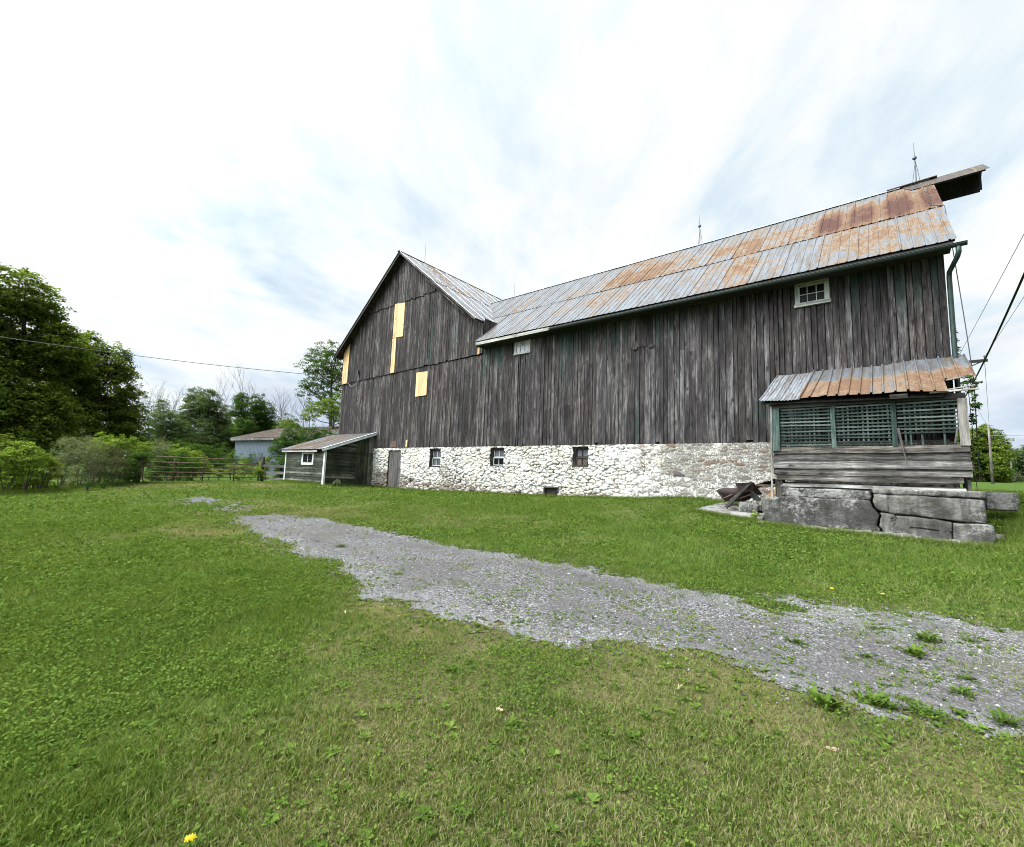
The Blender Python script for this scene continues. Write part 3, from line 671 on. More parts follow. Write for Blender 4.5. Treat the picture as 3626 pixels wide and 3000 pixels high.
m_ = boards('gable_siding', XL-.04, XC, lambda x: 4.66+.018*(x-XL), lambda x: min(8.36, wroof(x)-.03), YW-.045, W_WING, 13, wmin=.11, wmax=.22, gaps=.024, ragged=.02, grn=grn_w)
m_.build('gable_siding', W_WING, BARN, label='middle gable boarding lapping over the lower boards')
m_ = boards('gable_siding', -21.2, -15.2, lambda x: 8.26, lambda x: wroof(x)-.03, YW-.085, W_WING, 14, wmin=.12, wmax=.24, gaps=.024, ragged=.05, grn=grn_w)
m_.build('gable_siding', W_WING, BARN, label='top boarding of the gable peak')
# wing side wall above the main roof, end walls and backs (seen from aside)
m_ = MB(); y = YW
k = 0
while y < 15.2:
    w_ = random.uniform(.15, .22); m_.obox((XC-.012, y+w_/2, 5.3), (XC-.012, y+w_/2, 6.35), w_-.006, .024, (0, 1, 0), grn=-.3); y += w_
m_.build('side_siding', W_BARN, BARN, label='pale grey boards of the wing above the main roof')
m_ = MB(); rs = random.Random(5)
y = YW
while y < 20.8:
    w_ = rs.uniform(.16, .24); zt = zroof(min(y+w_/2, 2*16.9-(y+w_/2)))-.06
    m_.obox((XR-.013, y+w_/2, 1.0), (XR-.013, y+w_/2, zt), w_-.006, .026, (0, 1, 0), grn=-.1)
    m_.obox((XL+.013, y+w_/2, 1.0), (XL+.013, y+w_/2, 6.3), w_-.006, .026, (0, 1, 0), grn=-.1); y += w_
x = XL
while x < XR:
    w_ = rs.uniform(.2, .3); m_.obox((x+w_/2, 20.8, 1.0), (x+w_/2, 20.8, 5.2 if x > -12.6 else min(wroof(x+w_/2)-.05, 10.6)), w_-.006, .026, (1, 0, 0), grn=-.1); x += w_
m_.build('end_siding', W_BARN, BARN)
m_ = MB(); m_.box(XL+.06, XR-.06, YW+.035, YW+.06, .9, 5.3, 'x'); m_.box(XL+.06, XC, YW+.035, YW+.06, 5.3, 6.2, 'x')
m_.quad([(XL+.1, YW+.05, 6.2), (XC, YW+.05, 6.2), (WAP, YW+.05, 10.6)]); m_.build('dark_gap_backing', INSIDE, BARN)  # added near-black backing, its colour stands in for shade behind the boards
# corner boards and trim
m_ = MB(); m_.obox((XC+.16, YW-.03, 1.0), (XC+.2, YW-.03, 4.75), .075, .03, (1, 0, 0), grn=-.4); m_.build('trim_board', W_GREY, BARN, label='pale vertical board where the two walls meet')
m_ = MB(); m_.obox((XR-.05, YW-.03, 1.0), (XR-.05, YW-.03, 5.3), .10, .03, (1, 0, 0)); m_.build('corner_board', W_BARN, BARN)
# old hatch patch under the eave of the long wall
m_ = MB()
for k in range(4): m_.box(-6.18+.19*k, -6.0+.19*k, YW-.045, YW-.024, 4.06, 5.05, grn=-.05)
m_.build('hatch', W_WING, BARN, label='boarded-over hatch under the eave')
for xh in (-6.05, -5.55): m_ = MB(); m_.box(xh, xh+.14, YW-.07, YW-.045, 3.99, 4.09, 'x'); m_.build('hanger_block', W_WING, BARN)

# -- fresh boards nailed on
def patch(x0, x1, zl, zr, tl, tr, y, n, label):
    m = MB()
    for k in range(n):
        a = k/n; b = (k+1)/n; xa = x0+(x1-x0)*a+.003; xb = x0+(x1-x0)*b-.003; r = random.random(); o = r*53
        vs = []
        for xx, t in ((xa, a), (xb, b)):
            for z in (zl+(zr-zl)*t, tl+(tr-tl)*t):
                for yy in (y-.022-.003*(k % 2), y+.0): vs.append((xx, yy, z))
        m.add(vs, [(0, 4, 6, 2), (4, 5, 7, 6), (1, 0, 2, 3), (2, 6, 7, 3), (0, 1, 5, 4)], [(v[0]+o, v[2]+o, r) for v in vs], r)
    return m.build('patch_board', W_PLY, BARN, label=label)
patch(-18.86, -18.02, 6.54, 6.50, 8.30, 8.28, YW-.085, 3, 'fresh yellow boards closing the high gable opening')
patch(-18.88, -18.55, 4.75, 4.76, 6.52, 6.49, YW-.085, 2, 'narrow fresh yellow strip below the high patch')
patch(-23.44, -22.88, 4.64, 4.67, 6.42, 6.88, YW-.085, 3, 'fresh yellow boards at the left edge of the gable')
patch(-16.84, -16.03, 3.41, 3.42, 4.55, 4.52, YW-.04, 4, 'fresh yellow square patch in the lower gable')
patch(-17.34, -17.21, 1.07, 1.07, 1.41, 1.40, YW-.04, 1, 'thin yellow strip near the stone base')
patch(-12.86, -12.74, 4.83, 4.84, 5.10, 5.10, YW-.085, 1, 'small orange board end beside the corner')
m_ = MB(); m_.box(-18.48, -18.06, YW-.05, YW-.038, 1.08, 1.38, 'x'); m_.build('rust_plate', RUSTIRON, BARN, label='small rusty tin sheet above the cellar door')

# -- upper windows
def upper_window(x0, x1, z0, z1, gl, nx, nz, fm, pw=.06, mw=.018, lab=None):
    f = MB(); y = YW-.075; t = .075
    f.box(x0, x1, y, y+t, z1-pw, z1, 'x'); f.box(x0-.02, x1+.02, y-.02, y+t, z0, z0+pw, 'x')
    f.box(x0, x0+pw, y, y+t, z0+pw, z1-pw, 'z'); f.box(x1-pw, x1, y, y+t, z0+pw, z1-pw, 'z')
    fo = f.build('window', fm, BARN, label=lab)
    p = MB(); p.box(x0+pw, x1-pw, y+.03, y+.036, z0+pw, z1-pw); p.build('pane', gl, fo)
    s = MB(); X0, X1, Z0, Z1 = x0+pw, x1-pw, z0+pw, z1-pw
    s.box(X0, X1, y+.004, y+.028, Z1-.03, Z1, 'x'); s.box(X0, X1, y+.004, y+.028, Z0, Z0+.03, 'x')
    s.box(X0, X0+.03, y+.004, y+.028, Z0+.03, Z1-.03, 'z'); s.box(X1-.03, X1, y+.004, y+.028, Z0+.03, Z1-.03, 'z')
    for k in range(1, nx): xx = X0+(X1-X0)*k/nx; s.box(xx-mw/2, xx+mw/2, y+.008, y+.028, Z0+.03, Z1-.03, 'z')
    for k in range(1, nz): zz = Z0+(Z1-Z0)*k/nz; s.box(X0+.03, X1-.03, y+.006, y+.026, zz-mw/2, zz+mw/2, 'x')
    s.build('sash', fm, fo); return fo
upper_window(-10.9, -10.14, 4.52, 5.17, GL_PALE, 3, 2, W_PALEG, lab='small six pane window with a pale reflection painted on its glass')
upper_window(-1.69, -.97, 4.42, 5.03, GL_DARK, 3, 2, W_PALEG, .075, lab='six pane window with dark cracked glass')

# -- stone base
OPEN = [(-15.56, -14.82, .19, .985), (-11.93, -11.23, .26, .985), (-8.20, -7.59, .31, .985), (-18.62, -17.62, -1.2, .93), (-9.29, -8.72, -1.0, -.40)]
def rubble():
    dx, dz = .022, .022; xs = np.arange(XL, XR+.01, dx); zs = np.arange(-1.25, 1.05, dz); X, Z = np.meshgrid(xs, zs)
    wx = X+.22*(fbm(X*4, Z*6, 201, 4)-.5)+.07*(fbm(X*16, Z*20, 203, 3)-.5); wz = Z+.13*(fbm(X*2.5, Z*6, 202, 3)-.5)+.045*(fbm(X*11, Z*18, 204, 3)-.5)
    cw = .29; chh = .098; gx = wx/cw; gy = wz/chh; ix = np.floor(gx).astype(np.int64); iy = np.floor(gy).astype(np.int64)
    f1 = np.full(X.shape, 9.); f2 = np.full(X.shape, 9.); cid = np.zeros(X.shape)
    for a in (-1, 0, 1):
        for b_ in (-1, 0, 1):
            jx, jy = ix+a, iy+b_; px = jx+.5+.85*(hash2(jx, jy, 5)-.5); py = jy+.5+.75*(hash2(jx, jy, 6)-.5)
            px = px+.5*(jy % 2)
            d = np.hypot((gx-px), (gy-py)*.85)*(1.0-.35*(hash2(jx, jy, 8)-.5)); i_ = hash2(jx, jy, 7)
            nw = d < f1; f2 = np.where(nw, f1, np.minimum(f2, d)); cid = np.where(nw, i_, cid); f1 = np.where(nw, d, f1)
    e = f2-f1; body = sstep(.0, .22, e); joint = (1-sstep(.02, .20, e))*(.35+1.1*fbm(X*5, Z*9, 206, 3))
    mort = np.clip(sstep(-8.5, -4.5, X)*.95+.25*sstep(.45, .65, fbm(X*.8, Z*1.2, 210, 3)), 0, 1)
    depth = (1-mort)*1.0+mort*.28
    h = depth*(.050*body*(.5+fbm(X*6, Z*12, 207, 3))+.035*(cid-.5)*body)+.012*(fbm(X*9, Z*12, 220, 4)-.5)
    h = h+.05*sstep(-.45, -.8, Z)*sstep(.4, .7, fbm(X*1.5, Z*2, 225, 3))
    paint = .66-.14*(cid-.5)
    paint = paint-.34*sstep(-7.3, -4.0, X)*(.6+.7*(cid > .6))-.30*sstep(-6.5, -4, X)*sstep(-.3, .6, Z)*sstep(.35, .6, fbm(X*.9+4, Z*1.1, 230, 3)+.1)
    paint = paint-.42*sstep(-.25, -.75, Z)*sstep(.38, .6, fbm(X*.8, Z, 231, 3)+.05)*(.4+.9*cid)
    paint = paint-.30*sstep(.47, .6, fbm(X*.45+9, Z*1.0, 232, 3))*sstep(-13.9, -14.8, -X*-1)*1.0
    paint = paint-.55*np.exp(-((X+18.9)/.9)**2)*sstep(.3, -.35, Z)-.22*np.exp(-((X+14.0)/.8)**2)
    paint = paint+.18*sstep(-11, -13.5, X)*sstep(-.3, .3, Z)+.12*np.exp(-((X+6.6)/1.2)**2)
    Y = YW-.03-h
    V = np.stack([X.ravel(), Y.ravel(), Z.ravel()], 1); nx, nz = len(xs), len(zs)
    i, j = np.meshgrid(np.arange(nx-1), np.arange(nz-1)); i = i.ravel(); j = j.ravel(); a = j*nx+i; F = np.stack([a, a+1, a+nx+1, a+nx], 1)
    cx, cz = xs[i]+dx/2, zs[j]+dz/2; keep = np.ones(len(cx), bool); jit = .035*(fbm(cx*9, cz*9, 240, 2)-.5)*2
    for (x0, x1, z0, z1) in OPEN: keep &= ~((cx > x0+jit) & (cx < x1+jit) & (cz > z0) & (cz < z1))
    # broken hole beside the porch
    keep &= ~((np.abs(cx+2.35) < .32+jit) & (np.abs(cz-.02+.28*(cx+2.35)*-1) < .065+jit))
    F = F[keep]; u, inv = np.unique(F, return_inverse=True)
    f = lambda q: q.ravel()[u]
    return mesh_from('stone_foundation', V[u], inv.reshape(F.shape), STONE, BARN, {'joint': f(joint), 'cellr': f(cid), 'paint': f(paint), 'mortar': f(mort)}, True)
FOUND = rubble()
for (x0, x1, z0, z1) in OPEN:
    z0 = max(z0, -1.2); m_ = MB()
    m_.box(x0-.06, x0-.012, YW-.012, YW+.34, z0, z1); m_.box(x1+.012, x1+.06, YW-.012, YW+.34, z0, z1)
    m_.box(x0-.012, x1+.012, YW-.008, YW+.34, z0-.06, z0-.012, 'x')
    m_.build('reveal', CONC, FOUND)
m_ = MB(); m_.box(XL, XR, YW+.36, YW+.40, -1.2, 1.0, 'x'); m_.box(XR-.35, XR-.002, YW+.02, 20.8, -1.2, .98, 'y'); m_.box(XL+.002, XL+.35, YW+.02, 20.8, -1.2, .98, 'y'); m_.box(XL, XR, 20.5, 20.78, -1.2, .98, 'x'); m_.build('side_foundation', CONC, BARN)
m_ = MB(); m_.box(XL, XR, YW+.01, YW+.3, .93, 1.0, 'x'); m_.build('sill_beam', W_DARK, BARN)

def cellar_window(x0, x1, z0, z1, gl_top, gl_bot, sash, split=.5, lab=None):
    f = MB(); y = YW+.02; w_ = .055
    f.box(x0, x1, y, y+.12, z1-w_, z1, 'x'); f.box(x0-.03, x1+.03, y-.07, y+.12, z0-.015, z0+w_, 'x'); f.box(x0, x0+w_*1.3, y, y+.12, z0+w_, z1-w_); f.box(x1-w_*1.3, x1, y, y+.12, z0+w_, z1-w_)
    fo = f.build('window', W_DARK, BARN, label=lab); X0, X1, Z0, Z1 = x0+w_*1.3, x1-w_*1.3, z0+w_, z1-w_; zm = Z0+(Z1-Z0)*split
    p = MB(); p.box(X0, X1, y+.075, y+.08, zm, Z1); p.build('pane', gl_top, fo)
    p = MB(); p.box(X0, X1, y+.055, y+.06, Z0, zm-.01); p.build('pane', gl_bot, fo)
    for (a, b_, yy) in ((zm, Z1, y+.045), (Z0, zm-.002, y+.02)):
        s = MB(); t = .03
        s.box(X0, X1, yy, yy+.028, b_-t, b_, 'x'); s.box(X0, X1, yy, yy+.028, a, a+t, 'x'); s.box(X0, X0+t, yy, yy+.028, a+t, b_-t); s.box(X1-t, X1, yy, yy+.028, a+t, b_-t)
        xm = (X0+X1)/2; s.box(xm-.009, xm+.009, yy+.004, yy+.024, a+t, b_-t); s.build('sash', sash, fo)
    return fo
cellar_window(*OPEN[0], GL_GREY, GL_GREY, W_PALEG, lab='cellar window in a dark frame beside the door')
cellar_window(*OPEN[1], GL_GREY, GL_DARK, W_PALEG, lab='cellar window with peeling pale sashes')
cellar_window(*OPEN[2], GL_GREY, GL_BROWN, W_DARK, lab='cellar window with brown boarded lower half')
m_ = MB(); x = OPEN[3][0]+.02
for k in range(4): m_.box(x, x+.235, YW-.015, YW+.012, -.95, .90); x += .24
dr_ = m_.build('door', W_DOOR, BARN, label='narrow grey board door in the stone wall')
m_ = MB(); m_.tube([(-17.75, YW-.02, .1), (-17.75, YW-.05, .1), (-17.75, YW-.05, .02), (-17.75, YW-.02, .02)], .008); m_.build('handle', BLACKISH, dr_)
m_ = MB(); m_.box(-9.36, -8.68, YW-.10, YW+.05, -.42, -.375, 'x'); m_.box(-9.34, -9.29, YW-.09, YW+.05, -.75, -.42); m_.box(-8.75, -8.70, YW-.09, YW+.05, -.75, -.42)
m_.box(-9.29, -8.75, YW-.005, YW+.02, -.75, -.42, 'x'); m_.build('cellar_vent', W_DARK, BARN, label='low dark wooden vent box at the foot of the wall')

# -- roofs
def sheets(x0, x1, fy, v0, v1, slope_pt, rust, mt, name, sw=.76, rib=.19, h=.012, seed=0, lift=0.0, label=None, vstep=.35, wob=.006, parent=None, jag=.02):
    """ribbed metal sheets. slope_pt(u, v, h) -> point ; u across, v up the slope"""
    rs = random.Random(seed); m = MB(); u = x0; k = 0
    while u < x1-.01:
        ue = min(u+sw, x1); rnd = rs.random(); lf = lift+rs.uniform(0, .006); va = v0-rs.uniform(0, jag); us = []
        q = u
        while q < ue-.001:
            for du, hh in ((0, 0), (.012, h), (.034, h), (.046, 0)):
                if q+du < ue: us.append((q+du, hh+(.010 if abs(q-u) < .01 else 0)*(hh > 0)))
            q += rib
        us.append((ue+.015, 0.002)); nv = max(2, int((v1-va)/vstep)+1); vs = []; tcs = []; ru = []
        for i in range(nv):
            v = va+(v1-va)*i/(nv-1)
            for (uu, hh) in us:
                wv = wob*(vnoise(uu*2.3+seed, v*1.7, 9+seed)-.5)*2
                vs.append(slope_pt(uu, v, hh+lf+wv)); tcs.append((uu+seed*13, v+rnd*9, rnd)); ru.append(rust(uu, v, rnd))
        n = len(us); fs = [(i*n+j, i*n+j+1, (i+1)*n+j+1, (i+1)*n+j) for i in range(nv-1) for j in range(n-1)]
        m.add(vs, fs, tcs, rnd, rust=ru); u = ue; k += 1
    o = m.build(name, mt, parent or BARN, label=label); return o
L_ = math.hypot(4.4, 4.4*RS); cs, sn = 4.4/L_, 4.4*RS/L_
def main_pt(u, v, h): return (u, 12.5+v*cs-h*sn, 5.12+v*sn+h*cs+eavez(u))
def main_back(u, v, h): return (u, 21.3-v*cs+h*sn, 5.12+v*sn+h*cs+eavez(u))
def sheet_rand(u, sw=.76, s=1): return hash2(np.array([int(math.floor(u/sw))]), np.array([s]), 77)[0]
def rust_low(u, v, r):
    a = -.045+.13*(r-.5)+.045*sstep(-9, -3, u)+.01*sstep(-4, 0, u)
    return a-.04*sstep(-8, -11, u)+.05*(math.exp(-((v-1.6)/.8)**2))
def rust_up(u, v, r):
    s = sheet_rand(u, .76, 1)
    a = .0+.12*(r-.5)+.09*sstep(-12, -6, u)*math.exp(-((v-3.5)/1.1)**4)
    if u > -1.4: a += .24*math.exp(-((v-3.9)/1.3)**4)*(1 if (u*1.3) % 1.0 > .16 else .2)
    return a-.05*sstep(-9, -12, u)
VM = 2.72
sheets(XC+.02, XR+.16, None, -.02, VM+.12, main_pt, rust_low, ROOFM, 'roof', seed=1, lift=.03, label='lower course of ribbed galvanised sheets, rust stained')
sheets(-16.5, XC+.02, None, 1.15, VM+.12, main_pt, lambda u, v, r: -.03, ROOFM, 'roof', seed=5, lift=.028, label='roof sheets running in behind the wing')
sheets(-16.5, XR+.18, None, VM, L_, main_pt, rust_up, ROOFM, 'roof', seed=2, lift=.048, label='upper course of roof sheets with large brown rust fields')
sheets(-12.6, XR+.18, None, 0, L_, main_back, rust_up, ROOFM, 'roof', seed=3, lift=.03, label='rear slope of the long roof')
m_ = MB()
def slab(m, a, b_, c_, d, th):
    n = (Vector(b_)-Vector(a)).cross(Vector(d)-Vector(a)).normalized()*th
    P_ = [Vector(p) for p in (a, b_, c_, d)]; Q_ = [p-n for p in P_]
    m.add(P_+Q_, [(0, 1, 2, 3), (7, 6, 5, 4), (0, 4, 5, 1), (1, 5, 6, 2), (2, 6, 7, 3), (3, 7, 4, 0)], [(p[0], p[1]+p[2], .3) for p in P_+Q_], .3)
slab(m_, main_pt(XC, .02, .02), main_pt(XR+.15, .02, .02), main_pt(XR+.15, L_, .02), main_pt(XC, L_, .02), .05)
slab(m_, main_back(XR+.15, .02, .02), main_back(XC, .02, .02), main_back(XC, L_, .02), main_back(XR+.15, L_, .02), .05)
m_.build('roof_deck', W_DARK, BARN)
m_ = MB(); m_.obox(main_pt(XC-.3-3, L_+.01, .045), main_pt(.55, L_+.01, .045), .16, .02, (0, 1, 0)); m_.tube([main_pt(-15.9, L_, .09), main_pt(-6, L_+.0, .085), main_pt(1.2, L_, .09)], .010, 5)
m_.build('ridge_cap', plain('bluish_ridge_metal', (.30, .34, .38), .5, .3), BARN)
m_ = MB(); m_.tube([main_pt(XR+.13, L_-.55, .11), main_pt(XR+.0, L_-1.2, .1), main_pt(XR-.02, 2.95, .08), main_pt(XR+.2, 2.6, .07), (XR+.22, 14.0, 5.9), (XR+.17, 12.95, 4.7), (XR+.24, 12.9, 3.4), (XR+.29, 12.8, 2.2), (XR+.26, 12.8, .2)], .009, 5); m_.build('conductor_wire', BLACKISH, BARN)
# fascia, gutter, downspout
m_ = MB(); m_.obox((XC+.05, 12.475, 5.03+eavez(XC)), (-8.95, 12.47, 5.03+eavez(-8.9)), .11, .025, (0, 0, 1), grn=-.5); m_.build('fascia', W_PALEG, BARN, label='pale fascia board left of the gutter')
m_ = MB(); m_.obox((-8.95, 12.485, 5.03+eavez(-9)), (XR+.12, 12.485, 5.03), .11, .022, (0, 0, 1)); m_.build('fascia', W_DARK, BARN)
m_ = MB(); m_.box(XC+.05, XR+.1, 12.5, YW-.03, 5.03, 5.05, 'x'); m_.build('soffit', W_DARK, BARN)
def gutter(xa, xb, y, za, zb, r=.062):
    m = MB(); n = 9; vs = []; tcs = []
    for (x, z) in ((xa, za), (xb, zb)):
        for rr in (r, r-.006):
            for j in range(n):
                t = math.pi+math.pi*j/(n-1); vs.append((x, y+rr*math.cos(t), z+rr*1.05*math.sin(t))); tcs.append((t, x, 0))
    fs = []
    for j in range(n-1):
        fs += [(j, 2*n+j, 2*n+j+1, j+1), (n+j, n+j+1, 3*n+j+1, 3*n+j)]
        fs += [(j, j+1, n+j+1, n+j), (2*n+j, 3*n+j, 3*n+j+1, 2*n+j+1)]
    fs += [(0, n, 3*n, 2*n), (n-1, 3*n-1, 4*n-1, 2*n-1)]
    m.add(vs, fs, tcs, .5); m.tube([(xa, y-r, za+.002), (xb, y-r, zb+.002)], .008, 6); return m
gutter(-8.9, XR+.31, 12.405, 5.06, 4.985).build('gutter', DKGREEN, BARN, label='dark green half round gutter')
m_ = MB(); m_.tube([(1.24, 12.41, 4.95), (1.24, 12.42, 4.82), (1.22, 12.48, 4.74), (1.17, 12.66, 4.66), (1.12, 12.86, 4.58), (1.115, 12.9, 4.48), (1.115, 12.9, 3.0), (1.125, 12.9, 1.5), (1.13, 12.9, -.3)], .045, 10)
m_.build('downspout', GREYPIPE, BARN, smooth=True, label='green downspout with a swan neck at the corner')

# wing roof
WL = math.hypot(5.6, 5.6*WSL); wc, wsn = 5.6/WL, 5.6*WSL/WL
WX_E = -23.85
def wr_pt(u, v, h):    # u along Y, v from eave up ; right slope, eave at x=-12.72
    x = -12.72-v*wc+h*wsn; return (x, u, WAZ-WSL*(-12.72-v*wc-WAP)+h*wc)
def wl_pt(u, v, h):
    x = WX_E+v*wc-h*wsn; return (x, u, WAZ-WSL*(WAP-(WX_E+v*wc))+h*wc)
LR = (-12.72-WAP)/wc; LL = (WAP-WX_E)/wc
def rust_w(u, v, r): return -.05+.22*(r-.5)+.05*sstep(13.5, 12.7, u)
sheets(12.52, 21.2, None, 0, LR*.5+.1, wr_pt, rust_w, ROOFM, 'wing_roof', seed=7, lift=.035, label='lower course of the wing roof, pale blue grey with rust streaks')
sheets(12.50, 21.2, None, LR*.5, LR, wr_pt, rust_w, ROOFM, 'wing_roof', seed=8, lift=.05, label='upper course of the wing roof')
sheets(12.50, 21.2, None, 0, LL, wl_pt, rust_w, ROOFM, 'wing_roof', seed=9, lift=.035, label='far slope of the wing roof')
m_ = MB()
slab(m_, wr_pt(21.1, .01, .03), wr_pt(12.56, .01, .03), wr_pt(12.56, LR, .03), wr_pt(21.1, LR, .03), -.05)
slab(m_, wl_pt(12.56, .01, .03), wl_pt(21.1, .01, .03), wl_pt(21.1, LL, .03), wl_pt(12.56, LL, .03), -.05)
m_.build('wing_roof_deck', W_DARK, BARN)
m_ = MB(); m_.obox(wl_pt(12.55, 0, -.02), wl_pt(12.55, LL, -.02), .16, .03, (0, 0, 1)); m_.build('rake_board', W_DARK, BARN, label='dark rake board of the far gable slope')
m_ = MB(); m_.obox(wr_pt(12.55, .0, -.01), wr_pt(12.55, LR*.55, -.0), .10, .028, (0, 0, 1)); m_.obox(wr_pt(12.54, LR*.55, .01), wr_pt(12.54, LR, -.0), .07, .02, (0, 0, 1)); m_.obox(wr_pt(12.66, .9, -.16), wr_pt(12.66, LR*.62, -.13), .05, .02, (0, 0, 1)); m_.build('rake_board', W_GREY, BARN, label='thin split rake board of the near gable slope')
m_ = MB(); m_.obox((WAP, 12.46, WAZ+.05), (WAP, 21.1, WAZ+.05), .14, .03, (1, 0, 0)); m_.build('ridge_cap', BLACKISH, BARN)
a_ = Vector((-12.75, 14.22, 6.44+.10)); b_ = Vector((-15.75, 17.0, 8.87+.06))
m_ = MB(); m_.obox(a_, b_, .22, .012, (1, 1, 0)); m_.build('valley_flashing', plain('white_flashing', (.62, .63, .63), .5, .3), BARN)

# hay hood at the ridge end
RZ = main_pt(0, L_, 0)[2]; RY = 16.9
ROOFH = roofmetal('brown_rusted_tin', (.085, .075, .07)); HOOD = MB(); xa, xb = XR-.5, 2.28
for s, wd in ((-1, .52), (1, .50)):
    P0 = (xa, RY, RZ+.09); P1 = (xb, RY, RZ+.09); P2 = (xb-.02, RY+s*wd, RZ+.09-RS*wd); P3 = (xa+(.22 if s < 0 else 0), RY+s*wd, RZ+.09-RS*wd)
    if s < 0: HOOD.add([P0, P1, (xb+.06, RY-wd, RZ+.09-RS*wd), P3], [(0, 3, 2, 1)], [(p[0], p[1], .2) for p in (P0, P1, P2, P3)], .2, rust=-.04)
    else: HOOD.add([P0, P1, P2, P3], [(0, 1, 2, 3)], [(p[0], p[1], .2) for p in (P0, P1, P2, P3)], .2, rust=.1)
hd = HOOD.build('hay_hood', ROOFH, BARN, label='rusty little gabled hay hood sticking out past the ridge end')
m_ = MB(); slab(m_, (xa, RY, RZ+.07), (xb-.02, RY, RZ+.07), (xb-.02, RY+.49, RZ+.07-RS*.49), (xa, RY+.49, RZ+.07-RS*.49), .03)
slab(m_, (XR+.2, RY-.50, RZ+.07-RS*.5), (xb-.02, RY-.50, RZ+.07-RS*.5), (xb-.02, RY, RZ+.07), (XR+.2, RY, RZ+.07), .03)
m_.box(XR+.2, xb-.04, RY+.40, RY+.44, RZ-.48, RZ-.30, 'x'); m_.build('hood_lining', W_DARK, hd)
m_ = MB(); m_.box(xb-.1, xb-.04, RY+.06, RY+.12, RZ-.58, RZ+.02); m_.box(XR, xb-.1, RY+.03, RY+.13, RZ-.10, RZ-.02, 'x'); m_.build('hood_post', W_DARK, hd)
m_ = MB(); m_.obox((.25, RY-.02, RZ+.065), (XR+.3, RY-.02, RZ+.085), .2, .02, (0, 1, 0)); m_.build('ridge_cap', RUSTIRON, BARN)

# lightning rods
for (x, y, z0, zb, zt, ball) in [(.92, RY, RZ+.1, RZ+.88, RZ+1.38, 1), (-5.22, RY, RZ+.08, RZ+.86, RZ+1.32, 1), (-14.4, RY, RZ+.08, RZ+.3, RZ+.86, 0), (WAP+.03, 14.1, WAZ+.03, WAZ+.4, WAZ+1.25, 0)]:
    m_ = MB(); m_.tube([(x, y, z0), (x+.01, y, (z0+zb)/2), (x-.0, y, zb), (x, y, zt)], [.013, .011, .009, .003], 6)
    if ball:
        for k in range(3): a = 2.1*k+.4; m_.tube([(x+.10*math.cos(a), y+.10*math.sin(a), z0), (x+.012, y, zb-.08)], .006, 5)
    ro_ = m_.build('lightning_rod', BLACKISH, BARN)
    if ball: mb = MB(); mb.ball((x, y, zb), .055, 7); mb.build('glass_ball', BALLG, ro_, True)
# cable loop and insulators near the gable corner
m_ = MB(); m_.tube([(-23.55, YW-.1, 5.07), (-23.0, YW-.12, 4.72), (-22.7, YW-.12, 4.62), (-22.4, YW-.12, 4.42), (-22.1, YW-.12, 4.45), (-21.75, YW-.12, 4.66), (-21.7, YW-.12, 5.0)], .012, 5); m_.build('cable_loop', THINWIRE, BARN)
m_ = MB(); m_.box(-21.85, -21.73, YW-.16, YW-.09, 4.95, 5.25); m_.tube([(-21.7, YW-.1, 4.95), (-21.72, YW-.03, 4.5), (-21.72, YW-.03, 2.0)], .012, 5); m_.build('service_bracket', BLACKISH, BARN)

# ------------------------------------------------------------------ small lean-to shed
SHX0, SHX1, SHY = -23.95, -19.93, 10.45
SHED = thing('shed', 'small green-black clapboard lean-to shed with white corner boards and rusty roof', 'shed', ((SHX0+SHX1)/2, 11.7, -.85))
def clap(m, p0, p1, z0, z1, n, out, seed, zt=None):
    rs = random.Random(seed); p0 = Vector(p0); p1 = Vector(p1); out = Vector(out); hgt = (z1-z0)/n
    for k in range(n):
        za = z0+hgt*k; q1 = p1.copy(); q0 = p0.copy()
        if zt:
            # clip against the sloping roof line: zt(t) with t along p0->p1
            t0 = 0
            while t0 < 1 and zt(t0) < za+hgt*.7: t0 += .02
            if t0 >= .98: continue
            q0 = p0+(p1-p0)*t0
        r = rs.random(); o = r*53; d = (q1-q0); L = d.length; vs = []
        sag = rs.uniform(-.006, .006)
        for q, s in ((q0, 0), (q1, 1)):
            for zz, of in ((za, .032), (za+hgt+.008, .004), (za+hgt+.008, -.012), (za, -.012)):
                vs.append(Vector((q.x, q.y, zz+sag*s))+out*of)
        tcs = [((v.z-za)+o, (0 if i < 4 else L)+o, r) for i, v in enumerate(vs)]
        m.add(vs, [(0, 4, 5, 1), (1, 5, 6, 2), (3, 7, 4, 0), (0, 1, 2, 3), (7, 6, 5, 4)], tcs, r, grn=rs.uniform(-.15, .12))
def zsr(y): return .82+(1.82-.82)*(y-10.2)/2.8        # shed roof height
m_ = MB(); clap(m_, (SHX0+.04, SHY, 0), (SHX1-.06, SHY, 0), -.80, .80, 14, (0, -1, 0), 3); m_.build('front_wall', W_SHED, SHED)
m_ = MB(); clap(m_, (SHX1, SHY+.06, 0), (SHX1, 12.0, 0), -.80, 1.45, 19, (1, 0, 0), 4)
so_ = m_
m_ = MB()
rs = random.Random(8)
